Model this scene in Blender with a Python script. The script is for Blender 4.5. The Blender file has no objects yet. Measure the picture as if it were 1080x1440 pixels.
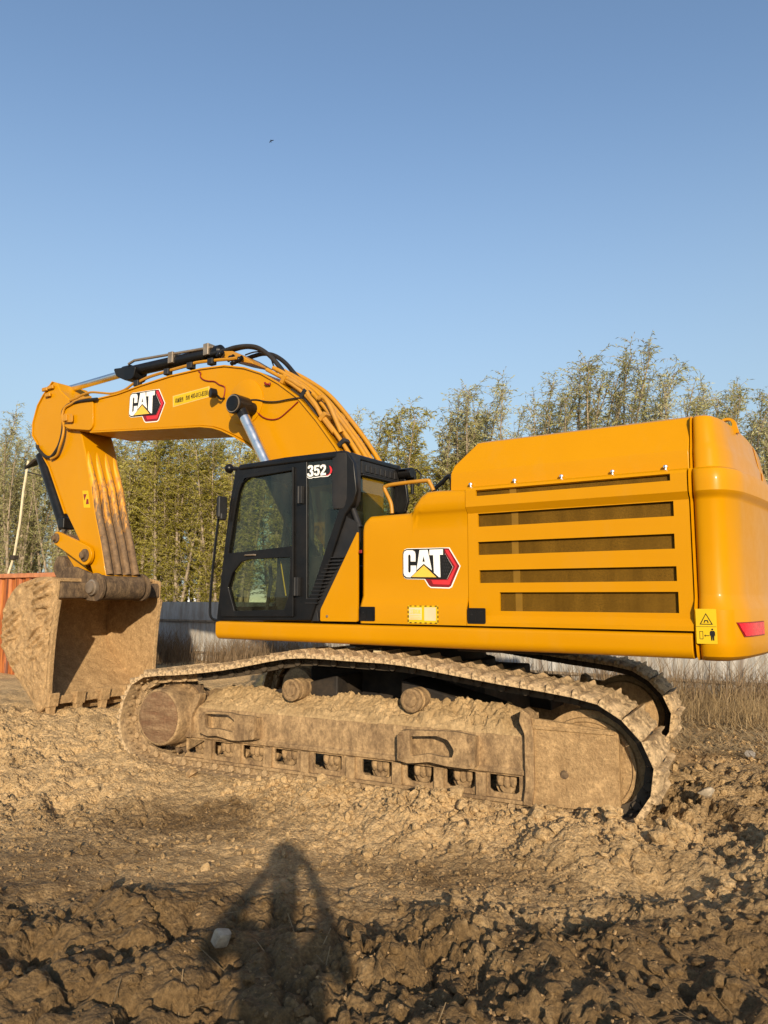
import bpy, bmesh, math, random
import numpy as np
from mathutils import Vector, Matrix
from mathutils.geometry import tessellate_polygon
R = math.radians
random.seed(7)
rng = np.random.default_rng(7)
S = bpy.context.scene
COL = S.collection

# ------------------------------------------------------------------ camera, sky, sun, exposure
# world axes: x = forward along the excavator, y = towards its left (cab) side, z = up
CAM = Vector((-4.21, 7.30, 1.62))
AZ, PITCH = R(57.07), 0.11244
VIEW_F = Vector((math.cos(AZ), -math.sin(AZ), 0))
VIEW_R = Vector((-math.sin(AZ), -math.cos(AZ), 0))
_d = VIEW_F*math.cos(PITCH) + Vector((0, 0, math.sin(PITCH)))
_u = -VIEW_F*math.sin(PITCH) + Vector((0, 0, math.cos(PITCH)))
cd = bpy.data.cameras.new('camera'); cam = bpy.data.objects.new('camera', cd); COL.objects.link(cam)
cd.sensor_fit = 'HORIZONTAL'; cd.sensor_width = 36; cd.lens = 36*1045/1080
cd.clip_start = 0.05; cd.clip_end = 3000
m = Matrix((VIEW_R, _u, -_d)).transposed().to_4x4(); m.translation = CAM
cam.matrix_world = m
S.camera = cam

SUN_DIR = Vector((0.615, -0.7266, -0.3068)).normalized()     # the way the light travels
SUN_EL = math.asin(-SUN_DIR.z)
W = bpy.data.worlds.new('World'); S.world = W; W.use_nodes = True
nt = W.node_tree
bg = nt.nodes['Background']
sky = nt.nodes.new('ShaderNodeTexSky'); sky.sky_type = 'NISHITA'; sky.sun_disc = False
sky.sun_elevation = SUN_EL; sky.sun_rotation = math.atan2(-SUN_DIR.x, -SUN_DIR.y)
sky.air_density = 1.0; sky.dust_density = 0.7; sky.ozone_density = 1.8; sky.altitude = 0
tc = nt.nodes.new('ShaderNodeTexCoord'); sx = nt.nodes.new('ShaderNodeSeparateXYZ'); nt.links.new(tc.outputs['Generated'], sx.inputs[0])
hz_ = nt.nodes.new('ShaderNodeMapRange'); hz_.interpolation_type = 'SMOOTHSTEP'
for k_, v_ in ((1, -0.02), (2, 0.62), (3, 0.85), (4, 0.0)): hz_.inputs[k_].default_value = v_
nt.links.new(sx.outputs[2], hz_.inputs[0])
hm = nt.nodes.new('ShaderNodeMix'); hm.data_type = 'RGBA'; hm.inputs[7].default_value = (2.05, 2.62, 2.90, 1)      # pale dusty air low over the land
nt.links.new(hz_.outputs[0], hm.inputs[0]); nt.links.new(sky.outputs[0], hm.inputs[6])
nt.links.new(hm.outputs[2], bg.inputs[0]); bg.inputs[1].default_value = 0.15
sd = bpy.data.lights.new('sun', 'SUN'); sd.energy = 4.6; sd.angle = R(0.6); sd.color = (1.0, 0.85, 0.64)
sun = bpy.data.objects.new('sun', sd); COL.objects.link(sun)
sun.rotation_euler = SUN_DIR.to_track_quat('-Z', 'Y').to_euler(); sun.location = (-20, 25, 14)
S.view_settings.view_transform = 'Standard'; S.view_settings.look = 'None'
S.view_settings.exposure = 0.42; S.view_settings.gamma = 1; S.view_settings.use_curve_mapping = False
S.cycles.use_denoising = True
S.cycles.max_bounces = 8; S.cycles.transparent_max_bounces = 16

# ------------------------------------------------------------------ materials
def nodes(name):
    m = bpy.data.materials.new(name); m.use_nodes = True
    t = m.node_tree; return m, t, t.nodes['Principled BSDF']
def nd(t, kind, **kw):
    n = t.nodes.new(kind)
    for k, v in kw.items():
        if k in ('operation', 'blend_type', 'data_type', 'attribute_name', 'feature', 'noise_dimensions', 'distance'): setattr(n, k, v)
        else: n.inputs[k].default_value = v
    return n
def coords(t, scale=(1, 1, 1), out='Object'):
    c = t.nodes.new('ShaderNodeTexCoord'); mp = t.nodes.new('ShaderNodeMapping')
    mp.inputs['Scale'].default_value = scale
    t.links.new(c.outputs[out], mp.inputs['Vector']); return mp.outputs[0]
def noise(t, vec, scale, detail=6, rough=0.6, dist=0.0):
    n = t.nodes.new('ShaderNodeTexNoise'); n.inputs['Scale'].default_value = scale
    n.inputs['Detail'].default_value = detail; n.inputs['Roughness'].default_value = rough; n.inputs['Distortion'].default_value = dist
    t.links.new(vec, n.inputs['Vector']); return n.outputs[0]
def ramp(t, fac, stops):
    r = t.nodes.new('ShaderNodeValToRGB'); e = r.color_ramp.elements
    while len(e) < len(stops): e.new(0.5)
    for k, (p, c) in enumerate(stops):
        e[k].position = p; e[k].color = (c if len(c) == 4 else (*c, 1)) if isinstance(c, tuple) else (c, c, c, 1)
    t.links.new(fac, r.inputs[0]); return r.outputs[0]
def mix(t, fac, a, b, mode='MIX'):
    n = t.nodes.new('ShaderNodeMix'); n.data_type = 'RGBA'; n.blend_type = mode
    for s, v in ((n.inputs[0], fac), (n.inputs[6], a), (n.inputs[7], b)):
        if hasattr(v, 'links'): t.links.new(v, s)
        elif isinstance(v, (int, float)): s.default_value = v
        else: s.default_value = (*v, 1)
    return n.outputs[2]
def mul(t, a, b, op='MULTIPLY'):
    n = t.nodes.new('ShaderNodeMath'); n.operation = op
    for s, v in ((n.inputs[0], a), (n.inputs[1], b)):
        if hasattr(v, 'links'): t.links.new(v, s)
        else: s.default_value = v
    return n.outputs[0]
def bump(t, bs, h, strength=0.3, dist=0.01):
    b = t.nodes.new('ShaderNodeBump'); b.inputs['Strength'].default_value = strength; b.inputs['Distance'].default_value = dist
    t.links.new(h, b.inputs['Height']); t.links.new(b.outputs[0], bs.inputs['Normal'])
def simple(name, col, rough=0.5, metal=0.0, var=0.15, scale=6, bmp=0.0, coat=0.0, dust=0.0, dustcol=(0.30, 0.20, 0.11)):
    m, t, b = nodes(name)
    v = coords(t)
    n = noise(t, v, scale)
    lo = tuple(c*(1-var) for c in col); hi = tuple(min(1, c*(1+var)) for c in col)
    c = ramp(t, n, [(0.3, lo), (0.7, hi)])
    if dust:
        dn = ramp(t, noise(t, v, 2.3, 10, 0.7), [(0.42, 0.0), (0.75, 1.0)])
        c = mix(t, mul(t, dn, dust), c, dustcol)
    t.links.new(c, b.inputs['Base Color'])
    rr = ramp(t, noise(t, v, scale*1.7), [(0.3, max(0.02, rough-0.08)), (0.7, min(1, rough+0.08))])
    t.links.new(rr, b.inputs['Roughness'])
    b.inputs['Specular IOR Level'].default_value = 0.28 if max(col) < 0.05 else 0.4
    b.inputs['Metallic'].default_value = metal; b.inputs['Coat Weight'].default_value = coat; b.inputs['Coat Roughness'].default_value = 0.12
    if bmp: bump(t, b, noise(t, v, scale*4, 8), bmp, 0.01)
    return m
def paint():
    m, t, b = nodes('yellow_paint'); v = coords(t)
    n = noise(t, v, 1.1, 4)
    c = ramp(t, n, [(0.3, (0.495, 0.213, 0.0004)), (0.7, (0.525, 0.229, 0.0007))])
    d = ramp(t, noise(t, coords(t, (1, 1, 0.35)), 3.1, 12, 0.72), [(0.52, 0.0), (0.82, 1.0)])
    c = mix(t, mul(t, d, 0.16), c, (0.42, 0.25, 0.07))
    t.links.new(c, b.inputs['Base Color'])
    r = ramp(t, noise(t, v, 5, 10, 0.7), [(0.35, 0.30), (0.7, 0.46)])
    t.links.new(r, b.inputs['Roughness'])
    b.inputs['Coat Weight'].default_value = 0.10; b.inputs['Coat Roughness'].default_value = 0.12; b.inputs['Specular IOR Level'].default_value = 0.13
    bump(t, b, noise(t, v, 2.2, 2), 0.06, 0.02)
    return m
def mud_steel(name, soil, steel, lo, hi, streak=(3, 3, 1.0), bs=0.5):
    m, t, b = nodes(name); v = coords(t)
    n1 = noise(t, coords(t, streak), 2.6, 15, 0.76)
    f = ramp(t, n1, [(lo, 0.0), (hi, 1.0)])
    n2 = noise(t, v, 38, 10, 0.72)
    sc = ramp(t, n2, [(0.28, tuple(c*0.50 for c in soil)), (0.52, soil), (0.74, tuple(min(1, c*1.35) for c in soil))])
    st = ramp(t, noise(t, coords(t, (12, 12, 3.5)), 3, 10, 0.75), [(0.3, tuple(c*0.62 for c in steel)), (0.7, tuple(c*1.35 for c in steel))])
    t.links.new(mix(t, f, st, sc), b.inputs['Base Color'])
    b.inputs['Roughness'].default_value = 0.9; b.inputs['Specular IOR Level'].default_value = 0.2
    h = mul(t, mul(t, n2, 0.8), mul(t, f, 0.7), 'ADD')
    bump(t, b, h, bs, 0.018)
    return m
def glass():
    m, t, b = nodes('tinted_glass')
    t.nodes.remove(b); out = t.nodes['Material Output']
    tr = nd(t, 'ShaderNodeBsdfTransparent', Color=(0.76, 0.80, 0.69, 1))
    gl = nd(t, 'ShaderNodeBsdfGlossy', Color=(1, 1, 1, 1), Roughness=0.02)
    df = nd(t, 'ShaderNodeBsdfDiffuse', Color=(0.30, 0.27, 0.21, 1))
    lw = nd(t, 'ShaderNodeLayerWeight', Blend=0.5)
    fr = mul(t, mul(t, mul(t, lw.outputs['Facing'], 4.0, 'POWER'), 0.80), 0.035, 'ADD')
    mx = t.nodes.new('ShaderNodeMixShader'); m2 = t.nodes.new('ShaderNodeMixShader')
    v = coords(t)
    dust = ramp(t, noise(t, coords(t, (3, 3, 0.8)), 1.6, 3, 0.6), [(0.40, 0.0), (0.85, 0.06)])
    t.links.new(dust, m2.inputs[0]); t.links.new(tr.outputs[0], m2.inputs[1]); t.links.new(df.outputs[0], m2.inputs[2])
    t.links.new(fr, mx.inputs[0]); t.links.new(m2.outputs[0], mx.inputs[1]); t.links.new(gl.outputs[0], mx.inputs[2])
    t.links.new(mx.outputs[0], out.inputs[0]); return m
def screen_mesh():
    m, t, b = nodes('perforated_screen'); v = coords(t)
    vo = t.nodes.new('ShaderNodeTexVoronoi'); vo.inputs['Scale'].default_value = 240; t.links.new(v, vo.inputs['Vector'])
    hole = ramp(t, vo.outputs[0], [(0.32, 1.0), (0.45, 0.0)])
    n = ramp(t, noise(t, coords(t, (3.5, 1, 0.6)), 1.6, 4), [(0.35, (0.100, 0.049, 0.004)), (0.7, (0.165, 0.083, 0.008))])
    t.links.new(mix(t, hole, n, (0.045, 0.024, 0.003)), b.inputs['Base Color'])
    b.inputs['Roughness'].default_value = 0.7; b.inputs['Specular IOR Level'].default_value = 0.08; return m
def leafmat(name, a, b_, c_):
    m, t, b = nodes(name); v = coords(t)
    n = noise(t, v, 9, 3, 0.7); n2 = noise(t, v, 0.9, 3)
    oi = t.nodes.new('ShaderNodeObjectInfo')
    f = mul(t, mul(t, n, 0.6), mul(t, mul(t, n2, 0.35), mul(t, oi.outputs['Random'], 0.22), 'ADD'), 'ADD')
    col = ramp(t, f, [(0.36, a), (0.55, b_), (0.74, c_)])
    t.links.new(col, b.inputs['Base Color']); b.inputs['Roughness'].default_value = 0.6
    b.inputs['Specular IOR Level'].default_value = 0.3
    tl = t.nodes.new('ShaderNodeBsdfTranslucent'); t.links.new(col, tl.inputs[0])
    mx = t.nodes.new('ShaderNodeMixShader'); mx.inputs[0].default_value = 0.36
    t.links.new(b.outputs[0], mx.inputs[1]); t.links.new(tl.outputs[0], mx.inputs[2])
    t.links.new(mx.outputs[0], t.nodes['Material Output'].inputs[0]); return m
def groundmat():
    m, t, b = nodes('churned_soil'); v = coords(t)
    at = nd(t, 'ShaderNodeAttribute'); at.attribute_name = 'moisture'
    n1 = noise(t, v, 2.2, 12, 0.7, 0.6); n2 = noise(t, v, 30, 12, 0.74); n3 = noise(t, v, 6.5, 6, 0.6)
    dry = ramp(t, n2, [(0.27, (0.27, 0.16, 0.066)), (0.5, (0.60, 0.395, 0.185)), (0.75, (0.74, 0.53, 0.29))])  # low grain darkened, crevice shade painted into the soil colour, dry and wet
    wet = ramp(t, n2, [(0.27, (0.085, 0.050, 0.019)), (0.5, (0.200, 0.120, 0.047)), (0.76, (0.36, 0.23, 0.10))])
    f = mul(t, at.outputs['Fac'], mul(t, mul(t, n1, 1.0, 'SUBTRACT'), 1.0), 'ADD')
    f = mul(t, mul(t, at.outputs['Fac'], mul(t, n1, 0.9), 'ADD'), mul(t, n3, 0.3), 'ADD')
    f = ramp(t, f, [(0.0, 0.0), (1.0, 1.0)])
    f = ramp(t, f, [(0.62, 0.0), (0.98, 1.0)])
    base = mix(t, f, dry, wet)
    v2 = t.nodes.new('ShaderNodeTexVoronoi'); v2.inputs['Scale'].default_value = 75; t.links.new(v, v2.inputs['Vector'])
    grit = ramp(t, v2.outputs['Color'], [(0.0, 0.65), (0.8, 1.08), (1.0, 1.25)])
    base = mix(t, ramp(t, n3, [(0.35, 0.15), (0.65, 0.75)]), base, mix(t, 1.0, base, grit, 'MULTIPLY'))
    t.links.new(base, b.inputs['Base Color'])
    r = ramp(t, f, [(0.2, 0.95), (1.0, 0.72)])
    t.links.new(r, b.inputs['Roughness']); b.inputs['Specular IOR Level'].default_value = 0.3
    vo = t.nodes.new('ShaderNodeTexVoronoi'); vo.inputs['Scale'].default_value = 48; t.links.new(v, vo.inputs['Vector'])
    h = mul(t, mul(t, n2, 1.2), mul(t, vo.outputs[0], 0.5), 'SUBTRACT')
    bump(t, b, h, 1.0, 0.030)
    return m

M = {}
M['yellow'] = paint()
M['yellow_rail'] = simple('yellow_pipe_paint', (0.46, 0.20, 0.003), 0.42, var=0.12, dust=0.35)
M['black'] = simple('black_cab_paint', (0.006, 0.006, 0.0065), 0.34, var=0.3, coat=0.0, dust=0.025)
M['plastic'] = simple('dark_grey_plastic', (0.016, 0.016, 0.017), 0.45, var=0.25, dust=0.05)
M['rubber'] = simple('black_rubber', (0.012, 0.012, 0.0125), 0.55, var=0.3, dust=0.10)
M['under'] = simple('dark_underside', (0.016, 0.013, 0.011), 0.7, var=0.4, dust=0.2)
M['chrome'] = simple('chrome_rod', (0.80, 0.79, 0.77), 0.30, 1.0, var=0.05)
M['steel'] = simple('worn_steel', (0.30, 0.24, 0.18), 0.45, 0.6, var=0.3, bmp=0.2, dust=0.5)
M['screen'] = screen_mesh()
M['glass'] = glass()
M['mud'] = mud_steel('soil_caked_steel', (0.40, 0.262, 0.130), (0.150, 0.094, 0.05), 0.38, 0.59, (3, 3, 1.7))
M['mud_dry'] = mud_steel('dry_soil_layer', (0.56, 0.38, 0.19), (0.36, 0.235, 0.11), 0.35, 0.6, (2, 2, 2), 1.0)
M['mud_shoe'] = mud_steel('soil_caked_track', (0.60, 0.42, 0.23), (0.22, 0.145, 0.08), 0.36, 0.52, (4, 4, 4), 0.9)
M['mud_bucket'] = mud_steel('soil_caked_bucket', (0.52, 0.335, 0.16), (0.33, 0.205, 0.095), 0.36, 0.60, (3, 3, 3), 0.9)
M['hub'] = mud_steel('rusty_soil_film', (0.34, 0.215, 0.115), (0.20, 0.105, 0.055), 0.40, 0.60, (1.5, 1.5, 7), 0.9)
M['mud_dark'] = mud_steel('greasy_worn_steel', (0.26, 0.17, 0.09), (0.075, 0.05, 0.032), 0.44, 0.72, (4, 4, 2), 0.4)
M['link_mud'] = mud_steel('soil_caked_link', (0.44, 0.30, 0.16), (0.12, 0.08, 0.05), 0.30, 0.5, (4, 4, 4), 0.8)
M['link'] = simple('shade_black_link', (0.020, 0.018, 0.016), 0.75, 0.0, var=0.5, dust=0.45, dustcol=(0.22, 0.15, 0.08))  # deep shadow around the links is put into this black, dust over it
M['white'] = simple('white_letter', (0.82, 0.80, 0.74), 0.45, var=0.05)
M['ink'] = simple('black_ink', (0.012, 0.011, 0.010), 0.45, var=0.2)
M['red'] = simple('red_emblem', (0.62, 0.028, 0.035), 0.35, var=0.15)
M['darkred'] = simple('dark_red_emblem', (0.20, 0.010, 0.012), 0.4, var=0.15)
M['gold'] = simple('gold_emblem', (0.80, 0.47, 0.06), 0.4, var=0.1)
M['label'] = simple('label_yellow', (0.62, 0.40, 0.004), 0.45, var=0.06)
M['label_pale'] = simple('label_pale_yellow', (0.66, 0.43, 0.11), 0.5, var=0.08)
M['label_white'] = simple('label_white', (0.60, 0.50, 0.30), 0.5, var=0.08)
M['lens_red'] = simple('red_lamp_lens', (0.60, 0.008, 0.025), 0.25, var=0.35, scale=30, coat=0.2)
M['bark'] = simple('grey_brown_bark', (0.27, 0.21, 0.145), 0.85, var=0.4, scale=9, bmp=0.4)
M['leaf'] = leafmat('willow_leaf', (0.19, 0.165, 0.020), (0.36, 0.31, 0.045), (0.54, 0.47, 0.12))
M['leaf_grey'] = leafmat('grey_willow_leaf', (0.24, 0.225, 0.07), (0.40, 0.38, 0.15), (0.58, 0.55, 0.29))
M['straw'] = leafmat('dry_straw', (0.20, 0.13, 0.06), (0.36, 0.25, 0.125), (0.52, 0.39, 0.21))
M['reed'] = leafmat('dry_reed', (0.12, 0.08, 0.045), (0.23, 0.155, 0.085), (0.36, 0.26, 0.15))
M['soil'] = groundmat()
M['stone'] = simple('pale_stone', (0.38, 0.31, 0.22), 0.9, var=0.4, scale=14, bmp=0.5)
M['stone_grey'] = simple('grey_stone', (0.22, 0.20, 0.18), 0.85, var=0.3, scale=14, bmp=0.5)

# ------------------------------------------------------------------ mesh helpers
class MB:
    def __init__(s): s.v = []; s.f = []; s.m = []
    def add(s, vs, fs, mi=0):
        o = len(s.v); s.v += [tuple(p) for p in vs]; s.f += [tuple(o+i for i in f) for f in fs]; s.m += [mi]*len(fs)
        return s
    def box(s, x0, x1, y0, y1, z0, z1, mi=0, M_=None):
        vs = [(x, y, z) for x in (x0, x1) for y in (y0, y1) for z in (z0, z1)]
        if M_ is not None: vs = [M_ @ Vector(p) for p in vs]
        return s.add(vs, [(0, 1, 3, 2), (4, 6, 7, 5), (0, 4, 5, 1), (2, 3, 7, 6), (0, 2, 6, 4), (1, 5, 7, 3)], mi)
    def prism(s, poly, a, b, plane='xz', holes=(), mi=0, M_=None):
        """flat outline (with holes) in a plane, given thickness from a to b"""
        def P(q, w):
            p = (q[0], w, q[1]) if plane == 'xz' else (q[0], q[1], w) if plane == 'xy' else (w, q[0], q[1])
            return tuple(M_ @ Vector(p)) if M_ is not None else p
        loops = [list(poly)] + [list(h) for h in holes]
        flat = [q for l in loops for q in l]; n = len(flat)
        vs = [P(q, a) for q in flat] + [P(q, b) for q in flat]
        fs = []
        if holes:
            for t in tessellate_polygon([[Vector((q[0], q[1], 0)) for q in l] for l in loops]):
                fs += [tuple(t), tuple(n+i for i in reversed(t))]
        else:
            fs += [tuple(range(n)), tuple(reversed(range(n, 2*n)))]
        o = 0
        for l in loops:
            k = len(l)
            fs += [(o+i, o+(i+1) % k, n+o+(i+1) % k, n+o+i) for i in range(k)]
            o += k
        return s.add(vs, fs, mi)
    def tube(s, pts, r, n=8, mi=0, caps=True):
        pts = [Vector(p) for p in pts]; k = len(pts)
        rs = r if isinstance(r, (list, tuple)) else [r]*k
        vs, fs = [], []; up = None
        for i, p in enumerate(pts):
            d = (pts[min(i+1, k-1)]-pts[max(i-1, 0)]).normalized()
            if up is None:
                up = Vector((0, 0, 1)) if abs(d.z) < 0.9 else Vector((1, 0, 0))
            a = d.cross(up)
            if a.length < 1e-5: a = d.orthogonal()
            a.normalize(); b = a.cross(d).normalized(); up = b
            for j in range(n):
                w = 2*math.pi*j/n; vs.append(p + (a*math.cos(w)+b*math.sin(w))*rs[i])
        for i in range(k-1):
            for j in range(n):
                fs.append((i*n+j, i*n+(j+1) % n, (i+1)*n+(j+1) % n, (i+1)*n+j))
        if caps: fs += [tuple(reversed(range(n))), tuple(range((k-1)*n, k*n))]
        return s.add(vs, fs, mi)
    def cyl(s, p0, p1, r0, r1=None, n=24, mi=0):
        return s.tube([p0, p1], [r0, r0 if r1 is None else r1], n, mi)
    def lathe(s, c, axis, prof, n=32, mi=0):
        c = Vector(c); ax = Vector(axis).normalized(); a = ax.orthogonal().normalized(); b = ax.cross(a)
        vs, fs = [], []; k = len(prof)
        for d, r in prof:
            for j in range(n):
                w = 2*math.pi*j/n; vs.append(c+ax*d+(a*math.cos(w)+b*math.sin(w))*max(r, 1e-4))
        for i in range(k-1):
            for j in range(n): fs.append((i*n+j, i*n+(j+1) % n, (i+1)*n+(j+1) % n, (i+1)*n+j))
        fs += [tuple(reversed(range(n))), tuple(range((k-1)*n, k*n))]
        return s.add(vs, fs, mi)
    def ball(s, c, r, n=14, mi=0, sc=(1, 1, 1)):
        vs, fs = [], []; h = n//2
        for i in range(h+1):
            for j in range(n):
                a, b = math.pi*i/h, 2*math.pi*j/n
                vs.append((c[0]+r*sc[0]*math.sin(a)*math.cos(b), c[1]+r*sc[1]*math.sin(a)*math.sin(b), c[2]+r*sc[2]*math.cos(a)))
        for i in range(h):
            for j in range(n): fs.append((i*n+j, i*n+(j+1) % n, (i+1)*n+(j+1) % n, (i+1)*n+j))
        return s.add(vs, fs, mi)
    def grid(s, rows, mi=0, skip=()):
        n = len(rows[0]); fs = []
        for i in range(len(rows)-1):
            for j in range(n-1):
                if (i, j) in skip: continue
                fs.append((i*n+j, i*n+j+1, (i+1)*n+j+1, (i+1)*n+j))
        return s.add([p for r in rows for p in r], fs, mi)
    def build(s, name, mats, parent=None, bevel=0, seg=2, smooth=40, solid=0, rotz=0, mirror=False):
        vs = [(x, -y, z) for x, y, z in s.v] if mirror else s.v
        me = bpy.data.meshes.new(name); me.from_pydata(vs, [], s.f)
        if len(mats if isinstance(mats, (list, tuple)) else [mats]) > 1: me.polygons.foreach_set('material_index', s.m)
        bm = bmesh.new(); bm.from_mesh(me)
        bmesh.ops.remove_doubles(bm, verts=bm.verts, dist=2e-5)
        bmesh.ops.recalc_face_normals(bm, faces=bm.faces); bm.to_mesh(me); bm.free()
        if not isinstance(mats, (list, tuple)): mats = [mats]
        for m_ in mats: me.materials.append(m_)
        if smooth: me.shade_smooth(); me.set_sharp_from_angle(angle=R(smooth))
        o = bpy.data.objects.new(name, me); COL.objects.link(o)
        if solid:
            q = o.modifiers.new('thickness', 'SOLIDIFY'); q.thickness = solid; q.offset = -1
            if smooth: w_ = o.modifiers.new('crisp_rim', 'EDGE_SPLIT'); w_.split_angle = R(smooth)
        if bevel:
            q = o.modifiers.new('bevel', 'BEVEL'); q.width = bevel; q.segments = seg; q.limit_method = 'ANGLE'; q.angle_limit = R(35); q.harden_normals = True
        if parent is not None: o.parent = parent
        if rotz: o.rotation_euler.z = rotz
        return o
def tag(o, label=None, cat=None, group=None, kind=None):
    for k, v in (('label', label), ('category', cat), ('group', group), ('kind', kind)):
        if v: o[k] = v
    return o
def empty(name, loc=(0, 0, 0), rz=0):
    o = bpy.data.objects.new(name, None); COL.objects.link(o); o.location = loc; o.rotation_euler.z = rz
    o.empty_display_size = 0.2; return o
def rnd(poly, r, n=4):
    """round the corners of an outline"""
    out = []; k = len(poly); P = [Vector(p) for p in poly]
    for i in range(k):
        p, a, b = P[i], P[i-1], P[(i+1) % k]
        da, db = (a-p), (b-p); q = min(r, da.length*0.45, db.length*0.45)
        s0, s1 = p+da.normalized()*q, p+db.normalized()*q
        for j in range(n+1):
            t = j/n; out.append(tuple(s0*(1-t)**2 + p*2*t*(1-t) + s1*t*t))
    return out
def spline(pts, n=8):
    P = [Vector(p) for p in pts]; out = []
    for i in range(len(P)-1):
        a, b, c, d = P[max(i-1, 0)], P[i], P[i+1], P[min(i+2, len(P)-1)]
        for j in range(n):
            t = j/n
            out.append(0.5*((2*b)+(c-a)*t+(2*a-5*b+4*c-d)*t*t+(3*b-a-3*c+d)*t**3))
    out.append(P[-1]); return out
def interp(x, tab):
    return float(np.interp(x, [t[0] for t in tab], [t[1] for t in tab]))
def mesh_arrays(name, V_, F_, mats, parent=None, mi=None, smooth=False):
    V_ = np.asarray(V_, np.float32); F_ = np.asarray(F_, np.int32)
    me = bpy.data.meshes.new(name); n = len(F_); k = F_.shape[1]
    me.vertices.add(len(V_)); me.vertices.foreach_set('co', V_.ravel())
    me.loops.add(n*k); me.loops.foreach_set('vertex_index', F_.ravel())
    me.polygons.add(n); me.polygons.foreach_set('loop_start', np.arange(0, n*k, k, dtype=np.int32))
    for m_ in (mats if isinstance(mats, (list, tuple)) else [mats]): me.materials.append(m_)
    if mi is not None: me.polygons.foreach_set('material_index', np.asarray(mi, np.int32))
    me.update(calc_edges=True); me.validate()
    if smooth: me.shade_smooth()
    o = bpy.data.objects.new(name, me); COL.objects.link(o)
    if parent is not None: o.parent = parent
    return o
# ---- lattice noise for terrain
def _h(ix, iy, seed):
    n = (ix.astype(np.int64)*374761393 + iy.astype(np.int64)*668265263 + seed*1442695041) & 0xffffffff
    n = ((n ^ (n >> 13))*1274126177) & 0xffffffff
    n = (n ^ (n >> 16))*2246822519 & 0xffffffff
    return ((n ^ (n >> 15)) & 0xffffff)/float(0xffffff)
def vnoise(x, y, seed=0):
    ix, iy = np.floor(x), np.floor(y); fx, fy = x-ix, y-iy
    fx, fy = fx*fx*fx*(fx*(fx*6-15)+10), fy*fy*fy*(fy*(fy*6-15)+10)
    a, b = _h(ix, iy, seed), _h(ix+1, iy, seed); c, d = _h(ix, iy+1, seed), _h(ix+1, iy+1, seed)
    return (a*(1-fx)+b*fx)*(1-fy)+(c*(1-fx)+d*fx)*fy*1.0 - 0.5
def fbm(x, y, seed=0, oct=5, gain=0.5):
    s = 0; a = 1.0
    for o in range(oct):
        s = s + a*vnoise(x*2.03**o+o*17.3, y*2.03**o-o*9.1, seed+o); a *= gain
    return s
def worley(x, y, seed=0):
    ix, iy = np.floor(x), np.floor(y)
    f1 = np.full(x.shape, 9.0); f2 = np.full(x.shape, 9.0); idv = np.zeros(x.shape)
    for dx in (-1, 0, 1):
        for dy in (-1, 0, 1):
            cx, cy = ix+dx, iy+dy
            px, py = cx+_h(cx, cy, seed), cy+_h(cx, cy, seed+7)
            d = np.hypot(px-x, py-y); c = _h(cx, cy, seed+13)
            nw = d < f1
            f2 = np.where(nw, f1, np.minimum(f2, d)); idv = np.where(nw, c, idv); f1 = np.where(nw, d, f1)
    return f1, f2, idv
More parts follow.
